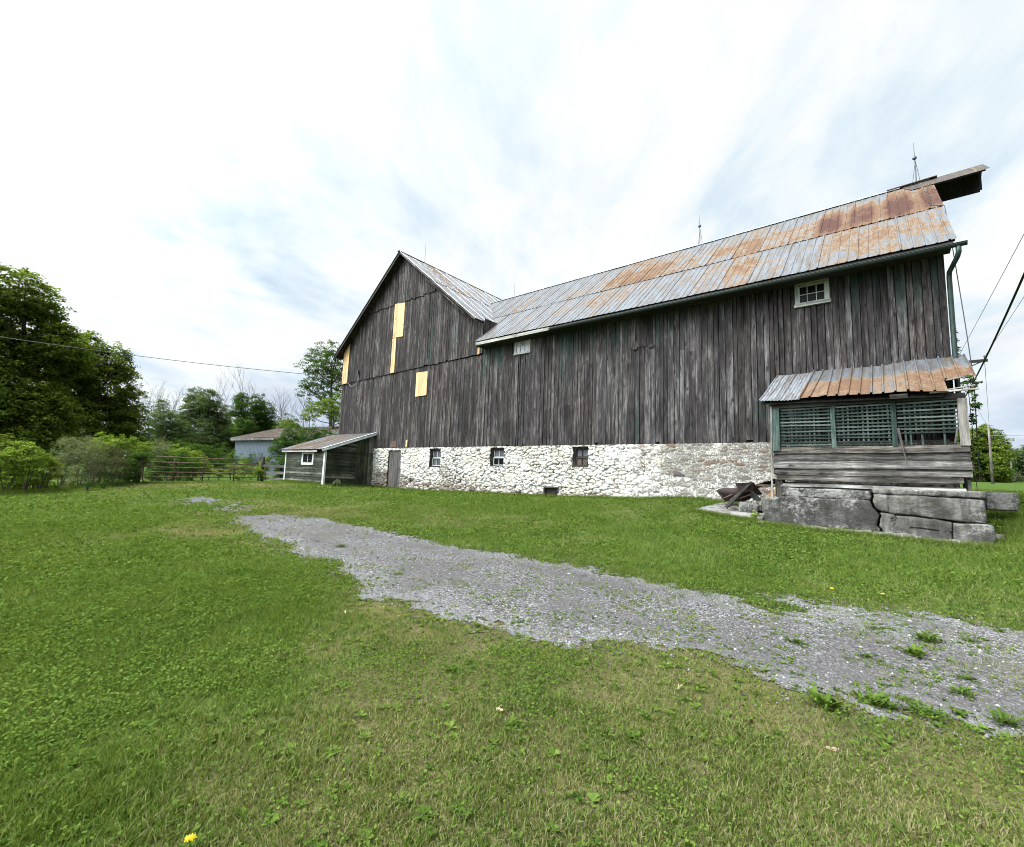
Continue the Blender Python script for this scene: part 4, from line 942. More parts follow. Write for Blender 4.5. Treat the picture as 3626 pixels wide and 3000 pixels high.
# sloping-top clapboards on the side wall are cut by the roof: boards above the line start further back
def side_clap():
    m = MB(); n = 21; z0 = -.80; hgt = .105; y1 = 12.0
    for k in range(n):
        za = z0+hgt*k; ys = SHY+.02
        while ys < y1 and zsr(ys)-.07 < za+hgt*.6: ys += .02
        if ys > y1-.05: break
        r = rs.random(); o = r*53; vs = []; L = y1-ys
        for q in (ys, y1):
            for zz, of in ((za, .032), (za+hgt+.006, .004), (za+hgt+.006, -.012), (za, -.012)): vs.append((SHX1+of, q, zz))
        tcs = [((v[2]-za)+o, (0 if i < 4 else L)+o, r) for i, v in enumerate(vs)]
        m.add(vs, [(0, 4, 5, 1), (1, 5, 6, 2), (3, 7, 4, 0), (0, 1, 2, 3), (7, 6, 5, 4)], tcs, r, grn=rs.uniform(-.15, .12))
    y = 12.0
    while y < 12.96:
        w_ = rs.choice((.19, .24, .31)); w_ = min(w_, 12.97-y); r = rs.random()
        m.obox((SHX1+.01, y+w_/2, -.82), (SHX1+.01, y+w_/2, zsr(y)-.07), w_-.008, .03, (0, 1, 0), r, grn=rs.uniform(-.3, .1)); y += w_
    return m
side_clap().build('side_wall', W_SHED, SHED, label='side wall: clapboards, then upright boards by the barn')
m_ = MB()
m_.box(SHX1-.10, SHX1+.035, SHY-.035, SHY-.012, -.80, .74); m_.box(SHX1+.012, SHX1+.035, SHY-.01, SHY+.04, -.80, .76); m_.build('corner_board', W_WHITE, SHED)
m_ = MB(); m_.box(SHX0-.02, SHX0+.09, SHY-.035, SHY-.012, -.74, .74); m_.build('corner_board', W_WHITE, SHED)
m_ = MB(); m_.box(SHX0-.01, SHX0+.03, SHY, 12.95, -.8, .8, 'y'); m_.build('far_wall', W_DARK, SHED)
def shed_pt(u, v, h):
    L = math.hypot(2.8, 1.0); return (u, 10.18+v*2.8/L-h/L, .80+v*1.0/L+h*2.8/L)
SL = math.hypot(2.8, 1.0)
sheets(SHX0-.12, SHX1+.16, None, 0, SL-.02, shed_pt, lambda u, v, r: .045+.08*(r-.5)-.03*sstep(1.5, 2.8, v), ROOFM, 'roof', seed=21, lift=.03, parent=SHED, sw=.7, rib=.175)
m_ = MB(); m_.obox(shed_pt(SHX1+.17, 0, -.03), shed_pt(SHX1+.17, SL-.03, -.03), .11, .02, (0, 0, 1)); m_.obox(shed_pt(SHX1+.14, 0, .05), shed_pt(SHX1+.14, SL-.03, .05), .10, .008, (1, 0, 0)); m_.build('rake_board', plain('white_metal_trim', (.62, .66, .72), .5, .2), SHED)
m_ = MB(); m_.box(SHX0, SHX1-.35, 10.2, 10.225, .70, .78, 'x'); m_.build('fascia', W_GREY, SHED)
m_ = MB(); m_.box(SHX0-.1, SHX1+.1, 10.25, 12.9, .74, .745); slab(m_, shed_pt(SHX0-.1, .02, .0), shed_pt(SHX1+.15, .02, .0), shed_pt(SHX1+.15, SL-.05, .0), shed_pt(SHX0-.1, SL-.05, .0), .03); m_.build('roof_deck', W_DARK, SHED)
f = MB(); x0, x1, z0, z1 = -22.13, -20.93, .10, .70; y = SHY-.05
x0, x1 = -22.05, -21.0
# window about 0.55 m wide: the opening follows the photo's proportions
x0, x1 = -22.13, -20.95
f.box(x0, x1, y, y+.05, z1-.08, z1, 'x'); f.box(x0, x1, y-.01, y+.05, z0, z0+.08, 'x'); f.box(x0, x0+.13, y, y+.05, z0+.08, z1-.08); f.box(x1-.13, x1, y, y+.05, z0+.08, z1-.08)
fo = f.build('window', W_WHITE, SHED, label='small window in a bright white frame')
p = MB(); p.box(x0+.13, x1-.13, y+.02, y+.025, z0+.08, z1-.08); p.build('pane', GL_DARK, fo)
p = MB(); p.box((x0+x1)/2-.02, (x0+x1)/2+.02, y+.008, y+.018, z0+.15, z1-.09); p.box(x0+.16, x1-.16, y+.008, y+.018, z0+.08, z0+.11, 'x'); p.build('muntin', W_PALEG, fo)
m_ = MB(); m_.box(SHX0, SHX1, SHY-.02, SHY+.1, -1.05, -.81, 'x'); m_.box(SHX1-.12, SHX1+.02, SHY+.1, 12.9, -1.05, -.81, 'y'); m_.build('footing', CONCL, SHED)

# ------------------------------------------------------------------ rough blocks of old concrete
def rough_block(name, x0, x1, y0, y1, z0, z1, mt, parent=None, amp=.018, step=.03, seed=0, shape=None, tilt=(0, 0, 0), label=None, sc=1.0):
    """a box with every face subdivided and roughened; shape(p) may bend it further"""
    nx = max(2, int((x1-x0)/step)); ny = max(2, int((y1-y0)/(step*2))); nz = max(2, int((z1-z0)/step)); V = []; F = []; idx = {}
    c = Vector(((x0+x1)/2, (y0+y1)/2, (z0+z1)/2))
    def vid(i, j, k):
        key = (i, j, k)
        if key not in idx: idx[key] = len(V); V.append((x0+(x1-x0)*i/nx, y0+(y1-y0)*j/ny, z0+(z1-z0)*k/nz))
        return idx[key]
    for i in range(nx):
        for k in range(nz):
            F.append((vid(i, 0, k), vid(i+1, 0, k), vid(i+1, 0, k+1), vid(i, 0, k+1))); F.append((vid(i+1, ny, k), vid(i, ny, k), vid(i, ny, k+1), vid(i+1, ny, k+1)))
    for j in range(ny):
        for k in range(nz):
            F.append((vid(0, j+1, k), vid(0, j, k), vid(0, j, k+1), vid(0, j+1, k+1))); F.append((vid(nx, j, k), vid(nx, j+1, k), vid(nx, j+1, k+1), vid(nx, j, k+1)))
    for i in range(nx):
        for j in range(ny):
            F.append((vid(i, j, nz), vid(i+1, j, nz), vid(i+1, j+1, nz), vid(i, j+1, nz))); F.append((vid(i, j+1, 0), vid(i+1, j+1, 0), vid(i+1, j, 0), vid(i, j, 0)))
    V = np.array(V); X, Y, Z = V.T; hx, hy, hz = (x1-x0)/2, (y1-y0)/2, (z1-z0)/2
    # worn edges: pull in where two faces meet
    ex = 1-np.abs((X-c[0])/hx); ey = 1-np.abs((Y-c[1])/hy); ez = 1-np.abs((Z-c[2])/hz); ex *= hx; ey *= hy; ez *= hz
    s = np.sort(np.stack([ex, ey, ez]), 0); rnd_ = np.clip(1-s[1]/.05, 0, 1)*(.3+1.4*fbm(X*7+seed, Z*7+Y*5, 300+seed, 3))
    k1 = (fbm(X*3.3+seed*3, Z*4+Y*3.3, 310+seed, 5)-.5)*amp*3.2*sc+(fbm(X*16, Z*18+Y*16, 320+seed, 3)-.5)*amp*1.1
    D = np.stack([(X-c[0])/hx, (Y-c[1])/hy, (Z-c[2])/hz], 1); A_ = np.abs(D); N_ = np.where(A_ > A_.max(1, keepdims=True)-.002, np.sign(D), 0)
    V = V+N_*k1[:, None]-np.sign(D)*(A_ > .8)*(rnd_*.009)[:, None]
    if shape: V = shape(V)
    if any(tilt):
        R_ = np.array(Matrix.Rotation(rad(tilt[2]), 3, 'Z') @ Matrix.Rotation(rad(tilt[1]), 3, 'Y') @ Matrix.Rotation(rad(tilt[0]), 3, 'X')); V = (V-np.array(c))@R_.T+np.array(c)
    o = mesh_from(name, V, F, mt, parent, None, True)
    if label: o['label'] = label
    return o
PF = thing('concrete_foundation', 'cracked and stained stepped concrete foundation under the lattice porch', 'foundation', (-.3, 11.8, -.9))
def jag(Z): return -.20*(Z+.10)+.16*(fbm(Z*7, Z*0, 5, 3)-.5)
def sh_left(V):
    X, Y, Z = V.T.copy(); r = X > -.5; X = np.where(r, X+jag(Z), X); return np.stack([X, Y, Z], 1)
def sh_right(V):
    X, Y, Z = V.T.copy(); r = X < -.1; X = np.where(r, X+jag(Z), X); return np.stack([X, Y, Z], 1)
rough_block('block', -1.86, -.355, 11.36, 12.9, -.27, -.07, CONCD, PF, seed=1, shape=sh_left, label='upper left course with crumbling rusty top')
rough_block('block', -1.90, -.355, 11.26, 12.9, -1.25, -.26, CONCD, PF, seed=2, shape=sh_left, label='dark left lower block')
rough_block('block', -.325, 1.24, 11.30, 12.9, -.13, -.015, CONC, PF, seed=3, amp=.022, shape=sh_right, label='broken thin top course on the right')
rough_block('block', -.325, 1.22, 11.26, 12.9, -.47, -.14, CONC, PF, seed=4, label='right middle block with white stains', shape=lambda V: sh_right(np.stack([V[:, 0], V[:, 1], V[:, 2]-.07*(V[:, 0]+.26)*(V[:, 2] < -.3)], 1)))
rough_block('block', -.325, .77, 11.18, 12.9, -1.25, -.49, CONC, PF, seed=5, label='right lower block', shape=lambda V: sh_right(np.stack([V[:, 0], V[:, 1], V[:, 2]-.07*(V[:, 0]+.26)*(V[:, 2] > -.7)], 1)))
rough_block('block', .775, 1.29, 11.16, 12.9, -1.3, -.565, CONC, PF, seed=6, label='end block by the corner')
rough_block('block', -2.22, -1.88, 11.28, 11.75, -1.1, -.30, CONC, PF, seed=7, tilt=(4, -9, 8), label='leaning broken end lump on the left')
rough_block('block', -2.30, 1.25, 11.02, 11.4, -1.3, -.82, CONCL, PF, seed=8, amp=.03, label='pale rubble footing at grass level', shape=lambda V: np.stack([V[:, 0], V[:, 1]-.05*vnoise(V[:, 0]*3, V[:, 0]*0, 9), V[:, 2]-.05*sstep(-.2, 1.2, V[:, 0])-.04*vnoise(V[:, 0]*5, V[:, 1], 4)], 1))
SLAB = rough_block('concrete_slab', -3.92, -2.2, 11.75, 12.78, -.90, -.70, CONCL, None, seed=11, amp=.012, shape=lambda V: np.stack([V[:, 0]+(V[:, 1]-11.75)*.50*(V[:, 0] < -3.5), V[:, 1]-.55*(V[:, 0]+3.92)/1.7*(V[:, 1] < 12.0), V[:, 2]+.17*sstep(11.7, 12.8, V[:, 1])-.02*(V[:, 0]+3.9)], 1))
tag(SLAB, 'flat broken concrete slab lying on the grass left of the porch', 'concrete slab')
CB = 'loose concrete lumps around the porch'
tag(rough_block('concrete_block', -2.82, -2.42, 11.72, 12.0, -.70, -.48, CONC, None, seed=12, tilt=(5, 8, 15)), 'grey concrete lump lying on the slab beside the rusty scrap', 'concrete block', CB)
tag(rough_block('concrete_block', -2.62, -2.35, 11.9, 12.2, -.66, -.42, CONC, None, seed=13, tilt=(-5, 12, 30), amp=.03), 'small broken stone lump between slab and porch', 'concrete block', CB)
tag(rough_block('concrete_block', 1.36, 1.80, 12.6, 13.0, -.36, -.01, CONC, None, seed=14, amp=.012), 'squared concrete block standing off the right end of the porch base', 'concrete block', CB)
tag(rough_block('stone', 1.27, 1.46, 11.6, 11.75, -.86, -.74, CONCL, None, seed=15, step=.02), 'small pale stone in the grass at the right end of the foundation', 'stone')

# ------------------------------------------------------------------ lattice porch
W_LATH = wood('faded_green_lath', (.012, .020, .017), (.034, .052, .044), (.12, .145, .135), knots=.2, vary=.9)
TRAYM = plain('black_brown_rust', (.028, .017, .014), .8, var=.4)
PO = thing('porch', 'weathered lattice-sided wooden porch with a sagging rusty tin roof', 'porch', (-.4, 12.2, -.1))
PY = 11.45
def prp(u, v, h):
    L = math.hypot(1.75, .92); cs_, sn_ = 1.75/L, .92/L; t = v/L
    uu = u-.10*(1-t)*(1 if u < -1 else 0)
    sag = .015*math.sin(u*5)+.02*vnoise(u*2, t*3, 4)-.03*math.exp(-((u-.9)/.5)**2)*(1-t)
    return (uu, 11.25+v*cs_-h*sn_, 1.79+v*sn_+h*cs_+sag+.05*sstep(.1, 1.0, u)*t)
PL = math.hypot(1.75, .92)
def rust_p(u, v, r):
    e = .20*sstep(1.45, .95, v+.25*(vnoise(u*9, 0, 3)-.5))*sstep(-1.40, -1.34, u)
    return -.07+e+.05*(r-.5)
sheets(-2.14, -1.36, None, .0, PL, prp, lambda u, v, r: -.12+.24*math.exp(-((v-.40)/.035)**2), ROOFW, 'roof', seed=31, parent=PO, sw=.39, rib=.065, h=.012, lift=.02, vstep=.05, label='white ribbed sheet at the left end of the porch roof')
sheets(-1.37, .84, None, .0, PL+.02, prp, rust_p, ROOFM, 'roof', seed=32, parent=PO, sw=.55, rib=.183, h=.03, lift=.035, vstep=.12, wob=.014, jag=.05, label='tin sheets, pale at the top and orange rust below')
sheets(.84, 1.26, None, .62, PL+.02, prp, rust_p, ROOFM, 'roof', seed=33, parent=PO, sw=.42, rib=.2, h=.03, lift=.03, vstep=.12, wob=.02, jag=.1, label='torn tin sheet at the right end of the porch roof')
m_ = MB()
slab(m_, prp(-2.1, .02, -.06), prp(.8, .02, -.06), prp(.8, PL, -.06), prp(-2.1, PL, -.06), .02); m_.build('roof_deck', W_DARK, PO)
for a_ in (((.60, 11.26, 1.775), (1.24, 11.22, 1.79), .05, .03, (0, 1, 0)), ((.62, 11.32, 1.79), (1.20, 11.30, 1.87), .05, .018, (0, 1, 0)), ((.86, 11.7, 2.06), (1.22, 11.66, 2.12), .06, .018, (0, 1, 0))):
    m_ = MB(); m_.obox(*a_); m_.build('broken_lath', W_GREY, PO)
m_ = MB(); m_.box(-2.05, 1.08, PY-.06, PY+.04, 1.66, 1.76, 'x'); m_.box(-2.05, -1.97, PY+.04, YW-.05, 1.66, 1.76, 'y'); m_.box(1.0, 1.08, PY+.04, YW-.05, 1.66, 1.76, 'y'); m_.build('top_beam', W_DARK, PO)
m_ = MB(); m_.box(.03, .29, 11.17, 11.195, 1.69, 1.775, 'x'); m_.build('loose_board', W_GREY, PO, label='short pale board nailed under the eave')
for (x0, x1, zb, mt, lb) in [(-2.0, -1.86, .72, W_GREEN, 'left post'), (-.93, -.85, .78, W_GREEN, None), (.035, .115, .80, W_GREEN, None), (.97, 1.10, .80, W_POST, 'wide grey post at the right end')]:
    m_ = MB(); m_.obox(((x0+x1)/2, PY-.02, zb), ((x0+x1)/2-.005, PY-.02, 1.66), x1-x0, .05 if x1-x0 < .1 else .10, (1, 0, 0)); o = m_.build('post', mt, PO, label=lb)
m_ = MB(); m_.obox((-2.04, PY-.05, -.35), (-2.02, PY-.05, 1.72), .035, .05, (1, 0, 0)); m_.build('post', W_GREY, PO, label='thin pale strip down the left corner')
m_ = MB(); m_.box(-1.98, -1.84, PY-.03, PY+.07, -.52, .10); m_.build('post', W_GREY, PO, label='stub post under the left corner'); 
for (xa, xb, hole) in [(-1.85, -.935, 0), (-.845, .03, 0), (.12, .965, 1)]:
    m_ = MB(); rs = random.Random(int(xa*100)); z = .86; nrow = 12
    for k in range(nrow):
        z = .84+(1.63-.84)*k/(nrow-1)
        if hole and (k < 4 and k not in (3,)): 
            continue
        r = rs.uniform(-.01, .01); m_.obox((xa, PY-.012, z+r), (xb, PY-.012, z+rs.uniform(-.012, .012)), .030, .012, (0, 0, 1))
    m_.build('lattice', W_LATH, PO, label='horizontal laths of a broken panel' if hole else None); m_ = MB(); nc = 11
    for k in range(nc):
        x = xa+.04+(xb-xa-.08)*k/(nc-1)
        if hole and k in (0, 3, 6, 9, 10, 5): z1, z0 = 1.62, 1.08
        else: z1, z0 = 1.62, .82
        if rs.random() < .08: continue
        m_.obox((x+rs.uniform(-.006, .006), PY+.006, z0), (x+rs.uniform(-.006, .006), PY+.006, z1), .030, .011, (1, 0, 0))
    m_.build('lattice', W_GREEN, PO, label='upright laths of the broken panel, some missing' if hole else None)
m_ = MB(); m_.obox((.125, PY-.05, 1.15), (.225, PY-.10, .47), .045, .012, (1, 0, 0), taper=.35); m_.build('hanging_lath', W_GREY, PO, label='broken lath hanging down over the boards')
m_ = MB(); m_.obox((.955, PY-.03, 1.15), (.90, PY-.04, .84), .03, .012, (1, 0, 0)); m_.build('hanging_lath', W_GREY, PO)
m_ = MB(); rs = random.Random(4); z = .80
bd = [(.66, .80, -2.0, 1.09, 0), (.50, .655, -2.0, 1.09, .01), (.345, .495, -2.0, 1.10, -.01), (.20, .335, -2.0, 1.10, .012), (.085, .19, -1.95, .98, 0), (-.055, .02, -1.88, 1.0, .01)]
for (za, zb, xa, xb, dy) in bd:
    n = 8; r = rs.random(); o = r*53; vs = []; tcs = []
    for i in range(n+1):
        t = i/n; x = xa+(xb-xa)*t; lean = .03*t; w1 = .008*math.sin(t*7+za*9)
        for (zz, yy) in ((za+lean+w1, PY-.055+dy), (zb+lean-.006+w1, PY-.03+dy), (zb+lean-.006+w1, PY-.005+dy), (za+lean+w1, PY-.02+dy)):
            vs.append((x, yy, zz)); tcs.append((zz-za+o, x+o, r))
    fs = [(i*4+a, (i+1)*4+a, (i+1)*4+(a+1) % 4, i*4+(a+1) % 4) for i in range(n) for a in range(4)]+[(0, 1, 2, 3), (n*4+3, n*4+2, n*4+1, n*4)]
    m_.add(vs, fs, tcs, r)
m_.build('siding', W_GREY, PO, label='bare grey split horizontal boards')
m_ = MB(); m_.box(-1.88, .62, PY-.0, PY+.03, -.10, -.062, 'x'); m_.box(-.3, 1.0, PY-.09, PY+.02, -.03, .02, 'x'); m_.build('sill', W_GREY, PO)
for a_ in ((1.07, 1.10, PY+.02, YW-.06, .2, .80, 'y'), (-2.0, -1.97, PY+.02, YW-.06, .2, .80, 'y'), (1.05, 1.10, PY+.25, PY+.38, -.02, .2)):
    m_ = MB(); m_.box(*a_); m_.build('side_board', W_GREY, PO)
for xx in (-1.975, 1.085):
    m_ = MB()
    for k in range(12): z = .86+.065*k; m_.obox((xx, PY+.05, z), (xx, YW-.08, z), .028, .01, (0, 0, 1))
    for k in range(14): y = PY+.1+.1*k; m_.obox((xx+.011, y, .82), (xx+.011, y, 1.64), .028, .01, (0, 1, 0))
    m_.build('lattice', W_GREEN, PO)
m_ = MB(); m_.box(-1.9, 1.0, PY+.1, YW-.06, .02, .05, 'x'); m_.build('floor', W_DARK, PO)
m_ = MB(); m_.box(.25, .9, 12.3, 12.6, .05, .86, 'x'); m_.build('inner_shelf', W_GREY, PO)

# ------------------------------------------------------------------ rusty scrap and broken planks by the porch
SJ = thing('scrap_barrow', 'overturned rusty metal barrow tray and handles on the slab by the stone wall', 'scrap metal', (-3.0, 12.1, -.6))
# dished tray
V = []; F = []; nu, nv = 10, 6
c0 = Vector((-3.42, 12.15, -.22)); eu = Vector((.86, -.02, .22)); ev = Vector((.10, .42, -.28))
for i in range(nu+1):
    for j in range(nv+1):
        u, v = i/nu, j/nv; p = c0+eu*u+ev*v+Vector((0, -.05, -.13))*(1-(2*u-1)**4)*(1-(2*v-1)**4)+Vector((0, 0, .03*math.sin(u*9)))
        V.append(tuple(p))
F = [(i*(nv+1)+j, (i+1)*(nv+1)+j, (i+1)*(nv+1)+j+1, i*(nv+1)+j+1) for i in range(nu) for j in range(nv)]
o = mesh_from('tray', V, F, TRAYM, SJ, None, True); md = o.modifiers.new('s', 'SOLIDIFY'); md.thickness = .008
m_ = MB(); m_.obox((-2.58, 12.02, .02), (-3.12, 11.85, -.62), .075, .03, (1, 0, .6)); m_.obox((-2.72, 12.2, -.10), (-3.05, 11.95, -.45), .05, .03, (1, 0, .6)); m_.build('handle', W_DARK, SJ)
m_ = MB(); m_.tube([(-3.28, 12.05, -.32), (-3.22, 12.0, -.50), (-3.05, 11.95, -.60), (-2.85, 12.0, -.45)], .010, 6); m_.tube([(-3.2, 12.0, -.40), (-3.0, 11.95, -.30)], .018, 6); m_.tube([(-2.9, 12.1, -.40), (-2.62, 12.15, -.28)], .014, 6); m_.build('strut', RUSTIRON, SJ)
m_ = MB(); vs = [( -2.95, 12.0, -.02), (-2.60, 11.98, .0), (-2.55, 12.1, -.20), (-2.85, 12.05, -.24)]; m_.add(vs+[(x, y+.02, z) for x, y, z in vs], [(0, 3, 2, 1), (4, 5, 6, 7), (0, 1, 5, 4), (2, 3, 7, 6), (0, 4, 7, 3), (1, 2, 6, 5)], vs+vs, .5); m_.build('plate', TRAYM, SJ)
m_ = MB(); m_.obox((-2.36, 11.95, -.45), (-1.98, 11.8, -.10), .085, .03, (.3, 0, -1)); tag(m_.build('plank', W_TAN), 'yellowish splintered plank leaning against the porch corner', 'plank')
m_ = MB(); m_.obox((-2.70, 12.3, -.20), (-2.32, 11.95, -.52), .13, .05, (.6, 0, 1)); tag(m_.build('plank', W_SHED), 'mossy green plank slanting down beside the rusty scrap', 'plank')
m_ = MB(); m_.obox((-2.62, 12.7, -.05), (-2.0, 12.6, -.06), .05, .06, (0, 0, 1)); tag(m_.build('iron_bar', RUSTIRON), 'dark red iron bar bridging the broken hole in the wall', 'bar')

# ------------------------------------------------------------------ gate, fence, posts
GA, GB = Vector((-25.0, 4.95, -.95)), Vector((-26.0, 10.0, -.90))
GT = thing('gate', 'long rusty six bar tubular farm gate', 'gate', tuple(GA))
gd = (GB-GA).normalized(); gl_ = (GB-GA).length
def gp(t, h): p = GA+(GB-GA)*t; return Vector((p.x, p.y, p.z+h))
for k, h in enumerate((.03, .25, .47, .69, .91, 1.16)):
    m_ = MB(); m_.tube([gp(0.0, h), gp(.5, h-.008), gp(1, h)], .022, 8); m_.build('rail', GATERUST, GT, True)
for t in (.215, .46, .745):
    m_ = MB(); m_.tube([gp(t, .02), gp(t, 1.16)], .024, 8); m_.build('upright', RUSTIRON, GT, True)
m_ = MB(); m_.tube([gp(.0, .03), gp(-.012, .2), gp(-.012, 1.0), gp(0, 1.12), gp(.02, 1.16)], .024, 8); m_.tube([gp(1, .03), gp(1, 1.16)], .024, 8); m_.build('end_frame', GATERUST, GT, True)
m_ = MB()
for h in (.5, .62, .74): m_.tube([gp(-.02, h)+Vector((0, -.02, 0)), gp(-.028, h-.03), gp(-.02, h-.06)+Vector((.02, 0, 0))], .013, 6)
m_.build('chain', plain('bright_chain', (.5, .52, .55), .35, .8), GT)
m_ = MB(); m_.tube([(-25.02, 4.66, -1.1), (-24.97, 4.72, -.4), (-24.95, 4.76, .22)], [.11, .10, .085], 9); tag(m_.build('gate_post', W_POST, None, True), 'leaning grey wooden gate post wrapped in ivy at the left end of the gate', 'post', 'gate posts')
m_ = MB(); m_.tube([(-26.02, 10.16, -1.1), (-26.02, 10.16, .45)], .085, 9); tag(m_.build('gate_post', W_DARK, None, True), 'dark upright gate post at the right end of the gate', 'post', 'gate posts')
FN = thing('board_fence', 'short grey three board fence between the gate and the shed', 'fence', (-25.2, 10.3, -.9))
for h in (.20, .52, .86): m_ = MB(); m_.obox((-26.0, 10.12, -.9+h), (-23.98, 10.55, -.9+h+.01), .14, .025, (0, 0, 1)); m_.build('rail', W_DOOR, FN)
m_ = MB(); m_.tube([(-24.6, 10.5, -1.0), (-24.6, 10.5, .1)], .06, 8); m_.build('post', W_DARK, FN)

# ------------------------------------------------------------------ low metal building behind the bushes
MBD = thing('machine_shed', 'long low blue grey metal shed with a rusty shallow roof behind the bushes', 'shed', (-40, 22, -.9))
E0 = Vector((-52.2, 17.0, 0)); E1 = Vector((-22.0, 21.6, 0)); ed = (E1-E0).normalized(); ep = Vector((-ed.y, ed.x, 0)); EL_ = (E1-E0).length; EZ = 2.62
m_ = MB(); u = .35
while u < EL_-.3:
    a = E0+ed*u+ep*.35; vs = []
    for du, dn in ((0, 0), (.05, -.02), (.09, -.02), (.14, 0), (.24, 0)): q = a+ed*du+ep*dn; vs += [(q.x, q.y, -1.3), (q.x, q.y, EZ-.05)]
    m_.add(vs, [(2*k, 2*k+2, 2*k+3, 2*k+1) for k in range(4)], vs, .5); u += .24
def ebox(m, u0, u1, n0, n1, z0, z1):
    P_ = [E0+ed*a+ep*b+Vector((0, 0, z)) for z in (z0, z1) for a, b in ((u0, n0), (u1, n0), (u1, n1), (u0, n1))]
    m.add(P_, [(3, 2, 1, 0), (4, 5, 6, 7), (0, 1, 5, 4), (1, 2, 6, 5), (2, 3, 7, 6), (3, 0, 4, 7)], P_, .4)
ebox(m_, .35, .45, .36, 9.5, -1.3, EZ); ebox(m_, EL_-.4, EL_-.3, .36, 9.5, -1.3, EZ); ebox(m_, .35, EL_-.3, 9.5, 9.6, -1.3, EZ)
P_ = [E0+ed*.35+ep*b+Vector((0, 0, z)) for b, z in ((.35, EZ-.05), (9.6, EZ-.05), (4.9, EZ+1.45))]; m_.add(P_, [(0, 1, 2)], P_, .4)
m_.build('wall', CORR, MBD)
def ms_pt(u, v, h):
    L = math.hypot(4.9, 1.5); q = E0+ed*u+ep*(v*4.9/L-h*1.5/L); return (q.x, q.y, EZ+v*1.5/L+h*4.9/L)
def ms_bk(u, v, h):
    L = math.hypot(4.9, 1.5); q = E0+ed*u+ep*(9.8-v*4.9/L+h*1.5/L); return (q.x, q.y, EZ+v*1.5/L+h*4.9/L)
ML = math.hypot(4.9, 1.5)
sheets(0, 19.0, None, 0, ML, ms_pt, lambda u, v, r: .04+.08*(r-.5), ROOFM, 'roof', seed=41, parent=MBD, sw=.9, rib=.3, h=.02, vstep=1.2, lift=.04, label='rust brown front roof slope')
sheets(19.0, EL_, None, 0, ML, ms_pt, lambda u, v, r: -.2, ROOFW, 'roof', seed=42, parent=MBD, sw=.9, rib=.3, h=.02, vstep=1.2, lift=.04, label='pale grey newer end of the roof')
sheets(0, EL_, None, 0, ML, ms_bk, lambda u, v, r: -.1, ROOFM, 'roof', seed=43, parent=MBD, sw=.9, rib=.3, h=.02, vstep=2.4, lift=.04, label='back roof slope')
m_ = MB(); ebox(m_, 0, EL_, -.03, 0.0, EZ-.22, EZ+.0); m_.build('fascia', W_GREY, MBD)

# ------------------------------------------------------------------ poles and wires
def cable(name, pts, r, mt, label, cat='cable', group=None, sag=0.0, n=24):
    P0, P1 = Vector(pts[0]), Vector(pts[1]); L = [P0.lerp(P1, t/n)-Vector((0, 0, sag*4*(t/n)*(1-t/n))) for t in range(n+1)]
    m = MB(); m.tube(L, r, 6); return tag(m.build(name, mt, None, True), label, cat, group)
W_POLE = wood('dark_pole_wood', (.03, .027, .024), (.10, .09, .08), (.2, .19, .17), knots=.2)
def pole(x, y, h, xarm, lb, grp='wooden utility poles', r=.15, zb=None, name='utility_pole', yaw=0):
    z = float(gz(x, y)) if zb is None else zb; t = thing(name, lb, 'utility pole', (x, y, z), grp)
    m = MB(); m.tube([(x, y, z-.3), (x+.01, y, z+h*.5), (x+.02, y, z+h)], [r, r*.85, r*.68], 10); m.build('pole', W_POLE, t, True)
    if xarm:
        za = z+h-.35; m = MB(); m.obox((x-xarm, y-.12, za), (x+xarm, y-.12, za), .10, .09, (0, 0, 1)); a = m.build('crossarm', W_DARK, t)
        for q in (-xarm+.08, -xarm*.45, xarm*.45, xarm-.08): m = MB(); m.tube([(x+q, y-.12, za+.05), (x+q, y-.12, za+.12), (x+q, y-.12, za+.13), (x+q, y-.12, za+.19)], [.015, .015, .035, .022], 8); m.build('insulator', CERAMIC, a)
        m = MB(); m.obox((x+.02, y-.10, za-.55), (x+xarm*.85, y-.14, za-.05), .04, .012, (0, 0, 1)); m.obox((x+.02, y-.10, za-.55), (x-xarm*.85, y-.14, za-.05), .04, .012, (0, 0, 1)); m.build('brace', BLACKISH, a)
    return t
zp = float(gz(1.66, 24)); pole(1.66, 24, 4.85+.35-zp, 1.26, 'utility pole with wooden crossarm just behind the barn corner')
z2 = 62*.0132+.0; pole(7.25, 62, 6.45-z2, .0, 'bare utility pole in the field in front of the round tree', r=.11, zb=float(gz(7.25, 62)))
m_ = MB(); m_.tube([(7.25, 61.8, 4.2), (7.25, 61.8, 5.0)], .24, 8)
cable('overhead_wire', [(-23.58, 12.9, 5.09), (-33.0, -2.1, 5.7)], .014, MIDWIRE, 'grey service cable sagging from the gable corner across the trees on the left', 'wire', sag=.22)
cable('overhead_wire', [(2.25, 23.8, 3.52), (2.0, 2.5, 5.4)], .021, RUBBER, 'thick twisted black cable rising to the right over the porch', 'wire', sag=.34)
cable('overhead_wire', [(2.1, 23.88, 4.98), (2.36, -12, 5.35)], .006, THINWIRE, 'left one of two thin wires rising from the crossarm', 'wire', 'thin line wires', .10)
cable('overhead_wire', [(2.84, 23.88, 4.98), (2.62, -12, 5.35)], .006, THINWIRE, 'right one of two thin wires rising from the crossarm', 'wire', 'thin line wires', .10)
cable('overhead_wire', [(2.1, 23.88, 4.98), (7.2, 61.9, 6.3)], .008, THINWIRE, 'left thin wire running from the crossarm down to the far pole', 'wire', 'thin line wires', .35)
cable('overhead_wire', [(2.84, 23.88, 4.98), (7.3, 61.9, 6.35)], .008, THINWIRE, 'right thin wire running from the crossarm down to the far pole', 'wire', 'thin line wires', .35)
